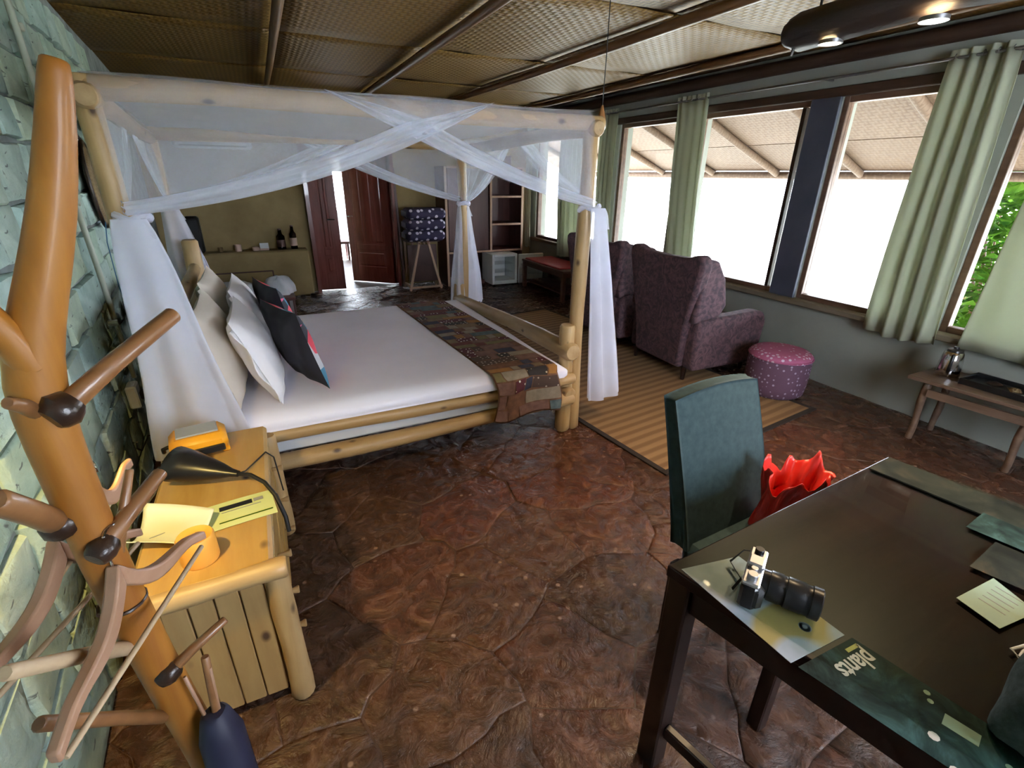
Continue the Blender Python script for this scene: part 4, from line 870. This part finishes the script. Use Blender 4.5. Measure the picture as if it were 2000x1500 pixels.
def rbag(u, v):
    a = 2*math.pi*u; w_ = 1+.09*math.sin(5*a+4*v)+.06*math.sin(9*a-7*v)+.05*math.sin(14*a+3*v)*v
    r = (.10*min(1, v/.12)**.5 if v < .12 else .10-.022*math.sin(math.pi*(v-.12)/.88)+.012*v)*w_
    z = 0 if v < .06 else .235*((v-.06)/.94)**.95*(1+v*v*(.10*math.sin(3*a+1)+.09*math.sin(7*a+.5)+.05*math.sin(13*a)))
    return Vector((1.12*r*math.cos(a)+.035*v*v, .82*r*math.sin(a), z))
solid(MB().grid(rbag, 70, 22).build('bag_body', 'red', rb, smooth='all'), .0015)
MB().grid(lambda u, v: rbag(u, .06+.62*v)*.86+Vector((.004, 0, .004)), 40, 8).build('bag_lining', 'red', rb, smooth='all')

# ================================================================== RUG, ARMCHAIRS, POUF
rug = thing('striped_rug', 'brown striped rug with dark border under the armchairs', 'rug', (1.93, 1.78, 0), R(6.5))
RW, RL, rt = 1.72, 3.55, .008
MB().box((RW/2, RL/2, rt/2), (RW-.08, RL-.08, rt)).build('rug_field', 'rug', rug)
for c, d in (((RW/2, .02), (RW, .04)), ((RW/2, RL-.02), (RW, .04)), ((.02, RL/2), (.04, RL-.08)), ((RW-.02, RL/2), (.04, RL-.08))): MB().box((c[0], c[1], rt/2+.001), (d[0], d[1], rt+.002), bev=.002).build('border_strip', 'rugedge', rug)
def rounded(mb, name, mat, parent, bw=.03, seg=3):
    o = mb.build(name, mat, parent, smooth=True); bevel(o, bw, seg); return o
def wing_chair(label, loc, rz):
    t = thing('wing_armchair', label, 'armchair', loc, rz, 'wing armchairs on the rug')      # faces +x, back plane at x = 0
    # back, outline in y,z
    def outline(k):
        pts = [(-.30, .10), (.30, .10), (.33, .45), (.40, .75), (.455, .98), (.45, 1.055), (.40, 1.085), (.335, 1.07), (.27, 1.045), (.0, 1.035), (-.27, 1.045), (-.335, 1.07), (-.40, 1.085), (-.45, 1.055), (-.455, .98), (-.40, .75), (-.33, .45)]
        return pts
    rounded(MB().prism(outline(0), 0, .12, lambda p: Vector((p.z-.06*(p.y-.1), p.x, p.y))), 'backrest', 'wing', t, .035)
    for s_ in (-1, 1):
        w_ = [(.02, .52), (.30, .56), (.36, .66), (.30, .88), (.20, 1.03), (.06, 1.06)]
        rounded(MB().prism(w_ if s_ < 0 else w_, s_*.385-.035, s_*.385+.035, lambda p: Vector((p.x-.03, p.z, p.y))), 'wing', 'wing', t, .028)
        a_ = [(.04, .10), (.80, .10), (.84, .48), (.80, .56), (.70, .575), (.04, .545)]
        rounded(MB().prism(a_, s_*.36-.07, s_*.36+.07, lambda p: Vector((p.x, p.z, p.y))), 'armrest', 'wing', t, .035)
    MB().box((.46, 0, .22), (.70, .58, .22), bev=.03).build('seat_base', 'wing', t, smooth=True)
    MB().box((.48, 0, .40), (.66, .565, .14), bev=.05).build('seat_cushion', 'wing', t, smooth=True)
    for x in (.05, .74):
        for y in (-.33, .33): MB().tube([(x, y, 0), (x, y, .06), (x, y, .12)], [.018, .022, .028], 10).build('leg', 'darkwood', t, smooth=True)
    return t
wing_chair('maroon wing armchair on the right beside the pouf, seen from behind', (3.07, 3.20, .008), R(-2))
wing_chair('maroon wing armchair on the left, partly behind the bed post', (3.03, 4.19, .008), R(3))
pf = thing('round_pouf', 'round pink dotted pouf between the right armchair and the window wall', 'pouf', (3.66, 2.50, 0))
MB().lathe([(0, .005), (.20, .005), (.225, .03), (.235, .10), (.235, .30), (.228, .335)], n=32).build('side_cover', 'poufside', pf, smooth=True)
MB().lathe([(.234, .322), (.23, .345), (.21, .362), (.15, .372), (0, .376)], n=32).build('top_cushion', 'pouf', pf, smooth=True)
MB().tube([(.236*math.cos(a), .236*math.sin(a), .325) for a in [i*2*math.pi/32 for i in range(33)]], .007, 6).build('piping', 'pouf', pf, smooth=True)
pf.location = (3.62, 2.36, 0.008)
# ================================================================== LOW TEA TABLE BY THE WINDOW
tb = thing('side_table', 'low wooden tea table under the right-hand curtain', 'table', (3.93, .95, 0), R(0))
bevel(MB().prism([(-.20, .57), (.20, .57), (.20, -.85), (-.07, -.85)][::-1], .425, .45).build('table_top', 'tablewood', tb), .005)
for x, y in ((-.13, .47), (.15, .47), (-.06, -.03), (.15, -.75), (-.02, -.75)): MB().log((x*1.0, y, 0), (x, y, .43), .020, .024, n=10).build('leg', 'tablewood', tb, smooth=True)
MB().box((-.10, -.15, .36), (.02, 1.2, .05), R(6)).build('apron', 'tablewood', tb)
kt = thing('kettle', 'chrome kettle on the corner of the tea table', 'kettle', (3.97, 1.41, .4505), R(200))
MB().lathe([(0, .002), (.062, .002), (.068, .01), (.066, .05), (.060, .11), (.053, .155), (.045, .165), (0, .168)], n=28).build('kettle_body', 'steel', kt, smooth=True)
MB().lathe([(.046, .165), (.042, .178), (.015, .185), (.013, .198), (0, .200)], n=22).build('lid', 'blackplastic', kt, smooth=True)
MB().tube([(.055, 0, .15), (.10, 0, .155), (.115, 0, .12), (.105, 0, .06), (.066, 0, .035)], .010, 9).build('handle', 'blackplastic', kt, smooth=True)
MB().tube([(-.05, 0, .135), (-.078, 0, .155), (-.088, 0, .168)], [.02, .014, .009], 10).build('spout', 'steel', kt, smooth=True)
ty = thing('tea_tray', 'black tray on the tea table holding sachets', 'tray', (3.985, 1.02, .4505)); 
MB().box((0, 0, .004), (.24, .56, .008), bev=.002).build('tray_base', 'blackplastic', ty)
for c, d in (((.115, 0, .02), (.012, .56, .035)), ((-.115, 0, .02), (.012, .56, .035)), ((0, .274, .02), (.22, .012, .035)), ((0, -.274, .02), (.22, .012, .035))): MB().box(c, d, bev=.003).build('tray_rim', 'blackplastic', ty)
rt_ = random.Random(2)
for k, (x, y, m, lab) in enumerate(((-.02, -.12, 'yellow', 'yellow sachet on the tea tray'), (.03, .05, 'straw', 'brown sachet in the middle of the tea tray'), (-.04, -.03, 'silver', 'silver foil sachet on the tea tray'), (.05, .16, 'bark', 'dark sachet at the kettle end of the tea tray'))):
    s_ = thing('sachet', lab, 'sachet', (3.985+x, 1.02+y, .459), rt_.uniform(-.6, .6), 'sachets on the tea tray'); 
    MB().grid(lambda u, v: (.075*(u-.5), .06*(v-.5), .003+.016*(16*u*(1-u)*v*(1-v))**.7), 8, 8).add([(.075*(u-.5), .06*(v-.5), .0) for u, v in ((0, 0), (1, 0), (1, 1), (0, 1))], [(3, 2, 1, 0)]).build('sachet_body', m, s_, smooth='all')
    MB().box((.038, 0, .003), (.008, .06, .003)).build('crimped_edge', m, s_)
cp = thing('cup', 'pale cup at the near end of the tea table', 'cup', (3.97, .62, .4505)); MB().lathe([(.03, .001), (.035, .005), (.042, .075), (.039, .075), (.031, .008), (0, .008)]).build('cup_body', 'whiteplastic', cp, smooth=True); MB().tube([(.038, 0, .06), (.062, 0, .055), (.06, 0, .025), (.036, 0, .02)], .005, 8).build('handle', 'whiteplastic', cp, smooth=True)
# ================================================================== CURTAINS
rod = thing('curtain_rod', 'slim steel curtain rod running above the windows', 'curtain rod', (XW-.10, 3.1, 2.36)); MB().tube([(0, -4.6, 0), (0, 0, 0), (0, 4.65, 0)], .009, 10).build('rod', 'greysteel', rod, smooth=True)
for y in (-3, -1.4, -.24, 1.1, 2.55, 4.2): MB().box((.045, y, 0), (.10, .02, .02), bev=.003).build('bracket', 'greysteel', rod)
def curtain(label, top, bot, zb, folds, amp=.035, zt=2.37, seed=0, bulge=0):
    c = ((top[0]+top[1])/2, XW-.10); t = thing('curtain', label, 'curtain', (XW-.10, c[0], zb), 0, 'pale green curtains along the window wall')
    def f(u, v):
        y = lerp(lerp(top[0], top[1], u), lerp(bot[0], bot[1], u), v**.8)+bulge*math.sin(math.pi*v)*(u-.5); a = amp*(.6+.4*v)
        x = XW-.10+a*math.sin(folds*2*math.pi*u+seed)*(.55+.45*math.sin(3*u+seed))+.012*math.sin(folds*4.7*u+5*v+seed)*v-.02*math.sin(math.pi*v)
        return Vector((min(x, XW-.022), y, lerp(zt, zb, v)+.012*math.sin(7*u+seed)*v))-Vector((XW-.10, c[0], zb))
    solid(MB().grid(f, 90, 24).build('curtain_cloth', 'curtain', t, smooth='all'), .002)
    MB().grid(lambda u, v: f(u, 0)*1+Vector((-.006*math.sin(40*u), 0, .035*(1-v))), 90, 2).build('gathered_heading', 'curtain', t, smooth='all')
    for k in range(5):
        u = (k+.5)/5; p = f(u, 0); MB().tube([Vector((.013*math.cos(a), p.y, p.z+.028+.014*math.sin(a)-.03)) for a in [i*.7 for i in range(10)]], .0025, 6).build('curtain_ring', 'greysteel', t, smooth=True)
    return t
curtain('broad pale curtain between the bright window and the leafy window', (1.69, 2.05), (1.60, 2.07), .57, 4, .04, seed=1)
curtain('long pale curtain hanging over the tea table at the right edge', (.55, 1.36), (.50, 1.46), .60, 6, .04, seed=2)
curtain('pale green curtain behind the right armchair', (4.02, 4.44), (3.92, 4.30), .56, 4, .035, seed=3)
curtain('yellow-green curtain just right of the bed post', (5.42, 5.76), (5.40, 5.72), .56, 4, .03, seed=4)
curtain('yellow-green curtain behind the left armchair', (6.16, 6.70), (6.12, 6.68), .50, 5, .03, seed=5)
curtain('narrow yellow curtain in the far corner beside the cabinet', (7.56, 7.78), (7.60, 7.77), .50, 3, .02, seed=6)
# ================================================================== LAMPS
pl = thing('pendant_bulb', 'bare bulb in a brown holder hanging on a thin cord by the bed post', 'lamp', (1.93, 2.72, 1.93))
MB().tube([(0, 0, .10), (.004, .002, .35), (0, 0, CEIL-1.93-.02)], .0028, 6).build('cord', 'blackrubber', pl, smooth=True)
MB().lathe([(0, .105), (.006, .104), (.010, .09), (.024, .035), (.024, .02), (0, .02)], n=18).build('lamp_holder', 'socket', pl, smooth=True)
MB().lathe([(.018, .025), (.022, .015), (.029, -.002), (.029, -.014), (.022, -.028), (.010, -.036), (0, -.038)], n=20).build('bulb', 'bulb', pl, smooth=True)
lg = thing('log_lamp', 'dark hanging log lamp with two glowing spotlights near the ceiling', 'lamp', (2.0, 1.05, 2.18))
pts = [(0.0, .55, -.01), (.004, .50, -.005), (-.01, .25, .0), (.01, 0, .015), (0, -.3, .0), (0, -.62, .0)]
o = MB().tube(pts, [.050, .062, .066, .060, .066, .060], 14, jit=.09).build('log_body', 'charred', lg, smooth=True)
for y in (.43, -.4): MB().tube([(0, y, .05), (0, y, CEIL-2.18-.01)], .005, 6).build('suspension_cable', 'blackrubber', lg, smooth=True)
MB().tube([(-.01, .50, -.055), (-.012, .505, -.085)], .006, 6).build('broken_twig', 'charred', lg)
for y in (.355, .025, -.33):
    MB().lathe([(.040, .0), (.040, -.012), (.034, -.012), (.034, -.004)], (-.004, y, -.060), 22, False).build('spot_ring', 'greysteel', lg, smooth=True)
    MB().lathe([(0, -.014), (.028, -.012), (.034, -.008), (.034, .0)], (-.004, y, -.060), 22).build('spot_lens', 'spot', lg, smooth=True)
    l = bpy.data.lights.new('log_spot', 'SPOT'); lo = bpy.data.objects.new('log_spot', l); COL.objects.link(lo); lo.parent = lg; lo.location = (-.004, y, -.082); l.energy = 15; l.color = (1, .72, .42); l.spot_size = R(105); l.spot_blend = .7; l.shadow_soft_size = .025

# ================================================================== THE FAR END OF THE ROOM
wu = thing('shelf_cabinet', 'dark open shelf cabinet with pale edges above the small fridge', 'cabinet', (3.23, 7.55, 0)); W0 = (3.23, 7.55)
def wb(name, x0, x1, z0, z1, y0, y1, mat): return MB().box(((x0+x1)/2-3.23, (y0+y1)/2-7.55, (z0+z1)/2), (x1-x0, y1-y0, z1-z0), bev=.002).build(name, mat, wu)
YC0, YC1 = 7.34, 7.79
for x in (2.52, 3.80): wb('side_panel', x-.018, x+.018, 0, 1.75, YC0+.012, YC1, 'cabinet'); wb('edge_strip', x-.018, x+.018, .5 if x > 3 else 0, 1.75, YC0, YC0+.012, 'paleedge')
wb('back_panel', 2.54, 3.78, 0, 1.75, YC1-.015, YC1, 'cabinet')
wb('divider', 3.235, 3.27, .53, 1.73, YC0+.012, YC1-.015, 'cabinet'); wb('edge_strip', 3.235, 3.27, .53, 1.73, YC0, YC0+.012, 'paleedge')
for z, xa in ((.515, 2.54), (.92, 3.27), (1.33, 3.27), (1.74, 2.54)): wb('shelf', xa, 3.78, z-.015, z+.015, YC0+.012, YC1-.015, 'cabinet'); wb('edge_strip', xa, 3.78, z-.015, z+.015, YC0, YC0+.012, 'paleedge')
wb('plinth', 2.54, 3.14, 0, .06, YC0+.02, YC1-.02, 'cabinet')
wb('wardrobe_door', 2.56, 3.22, .535, 1.72, YC0+.03, YC0+.05, 'cabinet')
tb2 = thing('storage_box', 'dark box on top of the shelf cabinet', 'box', (3.45, 7.56, 1.7555)); MB().box((0, 0, .07), (.36, .28, .14), bev=.006).build('box_body', 'rust', tb2); MB().box((0, 0, .15), (.37, .29, .02), bev=.004).build('lid', 'cabinet', tb2)
fg = thing('mini_fridge', 'small white fridge standing open under the shelf cabinet', 'fridge', (3.38, 7.30, 0))
FW, FD, FH = .44, .42, .47; z0 = .02
for nm, c, d in (('side_wall', (-FW/2+.02, 0, FH/2+z0), (.04, FD, FH)), ('side_wall', (FW/2-.02, 0, FH/2+z0), (.04, FD, FH)), ('cabinet_top', (0, 0, FH+z0-.02), (FW-.08, FD, .04)), ('cabinet_floor', (0, 0, z0+.03), (FW-.08, FD, .06)), ('rear_wall', (0, FD/2-.02, FH/2+z0), (FW-.08, .04, FH-.1))): MB().box(c, d, bev=.004).build(nm, 'whiteplastic', fg)
for z in (.2, .33): MB().box((0, .0, z), (FW-.085, FD-.1, .006)).build('wire_shelf', 'glass', fg)
for s_ in (-1, 1): MB().lathe([(.018, 0), (.018, z0)], (s_*.17, -.16, 0), 10).build('foot', 'blackplastic', fg); MB().lathe([(.018, 0), (.018, z0)], (s_*.17, .16, 0), 10).build('foot', 'blackplastic', fg)
dr = MB().box((.215, 0, 0), (.43, .045, FH-.01), bev=.008).build('fridge_door', 'whiteplastic', fg); dr.location = (FW/2+.005, -FD/2-.03, FH/2+z0); dr.rotation_euler = (0, 0, R(-4))
for z, h in ((-.14, .10), (.05, .07)): MB().box((.215, -.045, z), (.36, .05, h), bev=.006).build('door_tray', 'whiteplastic', dr)
bn = thing('window_bench', 'wooden bench with a red padded top under the far windows', 'bench', (3.89, 6.33, 0))
bnx, bny = .54, 1.24
MB().box((0, 0, .415), (bnx, bny, .03), bev=.006).build('bench_top', 'bench', bn); MB().box((0, .05, .44), (bnx-.06, bny-.2, .025), bev=.01).build('seat_pad', 'redcush', bn, smooth=True)
for x in (-1, 1):
    for y in (-1, 1): MB().box((x*(bnx/2-.035), y*(bny/2-.04), .20), (.055, .055, .40), bev=.004).build('leg', 'bench', bn)
    MB().box((x*(bnx/2-.035), 0, .365), (.03, bny-.12, .06)).build('apron', 'bench', bn)
for y in (-1, 1): MB().box((0, y*(bny/2-.04), .365), (bnx-.12, .03, .06)).build('apron', 'bench', bn)
for k in range(4): MB().box(((k-1.5)*.115, 0, .10), (.095, bny-.1, .018), bev=.003).build('shelf_slat', 'bench', bn)
bn.location.x = 3.88
# luggage rack with folded cushions
lr = thing('luggage_rack', 'folding wooden luggage rack under the dotted cushions', 'luggage rack', (2.18, 7.42, 0))
for y in (-.17, .17):
    MB().box((-.22, y, .36), (.03, .035, .74), M=Matrix.Rotation(R(14), 4, 'Y')).build('leg', 'paleedge', lr); MB().box((.10, y*.8, .36), (.03, .035, .74), M=Matrix.Rotation(R(-14), 4, 'Y')).build('leg', 'paleedge', lr)
for x, z in ((-.30, .06), (.18, .06)): MB().box((x, 0, z), (.025, .34, .03)).build('crossbar', 'paleedge', lr)
MB().box((-.06, -.19, .05), (.5, .02, .03)).build('front_bar', 'paleedge', lr)
for x in (-.13, .01): MB().log((x, -.20, .70), (x, .20, .70), .016, .016, n=10).build('top_rail', 'paleedge', lr, smooth=True)
for y in (-.12, .0, .12): MB().box((-.06, y, .712), (.5, .05, .006)).build('strap', 'rust', lr)
MB().box((-.02, .10, .36), (.46, .012, .56)).build('backing_panel', 'rust', lr)
for k, lab in enumerate(('bottom', 'middle', 'top')):
    t = thing('folded_cushion', 'navy polka-dot folded cushion, %s of the stack' % lab, 'cushion', (2.175+.01*k, 7.44, .717+.155*k), R(2*k-2), 'dotted cushions on the luggage rack')
    o = MB().box((0, 0, .0775), (.60, .37, .155), bev=.045).build('cushion_body', 'dotcloth', t, smooth=True); bevel(o, .02, 2)
    MB().box((-.298, 0, .0775), (.02, .28, .08), bev=.008).build('cushion_end', 'navy', t, smooth=True)
for k, (x, a, lab) in enumerate(((1.875, 3, 'tall dark plank leaning by the door jamb'), (1.915, 5, 'short pale plank leaning beside the luggage rack'))):
    t = thing('plank', lab, 'plank', (x, 7.62, 0), R(0), 'planks leaning by the door'); hgt = (1.72, .72)[k]
    o = MB().box((0, 0, hgt/2), (.035, .05, hgt), bev=.003).build('board', ('cabinet', 'paleedge')[k], t); o.rotation_euler = (R(-3), R(a-4), 0); MB().box((0, -.001, .02), (.036, .052, .03)).build('board_foot', 'rust', t)
# wall air conditioner, ledge things
ac = thing('air_conditioner', 'white wall air conditioner seen through the net on the back wall', 'air conditioner', (-.38, 7.80, 1.90))
o = MB().box((0, -.105, .14), (.86, .20, .28), bev=.03).build('housing', 'whiteplastic', ac, smooth=True); MB().box((0, -.19, .03), (.74, .035, .02), bev=.004).build('air_flap', 'greyplastic', ac); MB().box((.3, -.207, .09), (.09, .004, .02)).build('badge_panel', 'greyplastic', ac)
sp = thing('speaker_case', 'tall black case standing at the left of the wall ledge', 'case', (-.80, 7.655, .6505)); 
MB().box((0, 0, .23), (.16, .14, .46), bev=.025).build('case_body', 'blackplastic', sp, smooth=True); MB().box((0, -.073, .25), (.12, .006, .34), bev=.002).build('front_mesh', 'blackrubber', sp); MB().box((.0, -.075, .05), (.05, .006, .012)).build('latch', 'steel', sp)
def tealight(x, lab, r, h, mat):
    t = thing('votive_candle', lab, 'candle', (x, 7.66, .6505), 0, 'small things on the wall ledge'); MB().lathe([(r*.9, 0), (r, .004), (r, h), (r*.9, h), (r*.88, .008), (0, .008)], n=18).build('holder', mat, t, smooth=True); MB().lathe([(0, .008), (r*.85, .008), (r*.85, h*.7), (0, h*.72)], n=18).build('wax', 'paper_white', t, smooth=True)
MAT['pinkish'] = simple('pink_glaze', (.62, .42, .34), None, 4, rough=.4)
tealight(-.34, 'pink square-looking votive candle in the middle of the ledge', .042, .085, 'pinkish'); tealight(-.12, 'low pink votive candle beside the white card', .05, .045, 'pinkish'); tealight(-.55, 'small dark votive at the left of the ledge', .03, .06, 'straw')
t = thing('folded_card', 'white folded card standing on the wall ledge', 'card', (-.02, 7.64, .6505)); MB().box((0, 0, .06), (.11, .003, .075), M=Matrix.Rotation(R(8), 4, 'X')).build('card_front', 'whiteplastic', t); MB().box((0, .025, .045), (.11, .003, .09), M=Matrix.Rotation(R(-14), 4, 'X')).build('card_back', 'whiteplastic', t); MB().box((0, .01, .012), (.11, .03, .024)).build('card_stand', 'pinkish', t)
MAT['smokeglass'] = glassy('smoky_glass', (.45, .36, .28))
for x, lab, r, h in ((.20, 'tall smoky glass jar on the ledge near the door', .055, .26), (.36, 'clear glass bottle with pink label nearest the door', .045, .30)):
    t = thing('glass_bottle', lab, 'bottle', (x, 7.66, .6505), 0, 'bottles on the wall ledge'); MB().lathe([(0, .002), (r, .002), (r, h*.68), (r*.5, h*.8), (r*.42, h), (r*.36, h), (r*.44, h*.79), (r*.94, h*.67), (r*.94, .008), (0, .008)], n=20).build('bottle_glass', 'smokeglass', t, smooth=True)
    MB().lathe([(r*.45, h), (r*.45, h+.015), (0, h+.016)], n=16).build('stopper', 'rust', t, smooth=True); MB().lathe([(r+.001, h*.15), (r+.001, h*.5)], n=20, caps=False).build('bottle_label', 'pinkish' if x > .3 else 'rust', t)
for k, (x, y, s_) in enumerate(((.24, 7.46, .03), (.36, 7.45, .035), (.50, 7.47, .045))):
    t = thing('door_stop_stone', ('small dark stone on the floor by the ledge', 'brown stone in the middle of the three by the ledge', 'dark stone on the floor nearest the door')[k], 'stone', (x, y, 0), k); MB().lathe([(0, 0), (s_*.9, 0), (s_, s_*.4), (s_*.7, s_*.9), (0, s_)], n=9).build('stone_body', 'bark', t, smooth=True); MB().lathe([(0, 0), (s_*.3, 0), (0, s_*.25)], (s_*1.1, 0, 0), 7).build('stone_chip', 'bark', t)
# trunk with plastic-wrapped bundles behind the bed
tk = thing('low_chest', 'low dark brown chest behind the bed', 'chest', (-.22, 5.72, 0)); MB().box((0, 0, .225), (.80, .62, .43), bev=.008).build('chest_body', 'rust', tk); MB().box((0, 0, .445), (.82, .64, .03), bev=.008).build('chest_lid', 'cabinet', tk)
for x in (-.36, .36): MB().box((x, -.318, .22), (.03, .006, .42)).build('corner_strap', 'greysteel', tk)
def bundle(name, label, loc, rx, ry, rz_, mat, sd):
    t = thing(name, label, 'bundle', loc)
    def f(u, v):
        a = 2*math.pi*u; b = v*math.pi/2; r = max(0, math.cos(b))**.5; w_ = 1+.10*math.sin(5*a+sd)+.06*math.sin(11*a+7*v); return Vector((rx*r*math.cos(a)*w_, ry*r*math.sin(a)*w_, rz_*math.sin(b)*(1+.12*math.sin(4*a+sd))))
    MB().grid(f, 40, 12).build('wrapping', mat, t, smooth='all'); MB().grid(lambda u, v: f(u, v)*.86+Vector((0, 0, .001)), 30, 9).build('contents', 'base', t, smooth='all')
bundle('wrapped_bundle', 'clear plastic wrapped bundle on the chest beside the black cushion', (.05, 5.70, .4605), .15, .16, .16, 'plasticbag', 1)
bundle('wrapped_bundle', 'long pale wrapped bundle on the chest behind the pillows', (-.36, 5.72, .4605), .22, .18, .13, 'plasticbag', 3)
# low dark furniture glimpsed through the door gap
t = thing('low_stool', 'low dark stool in the room beyond the door', 'stool', (1.25, 10.7, -.02)); MB().box((0, 0, .36), (.6, .35, .05), bev=.01).build('seat', 'cabinet', t)
for x in (-.25, .25):
    for y in (-.12, .12): MB().box((x, y, .17), (.04, .04, .34)).build('leg', 'cabinet', t)
bpy.context.view_layer.update()
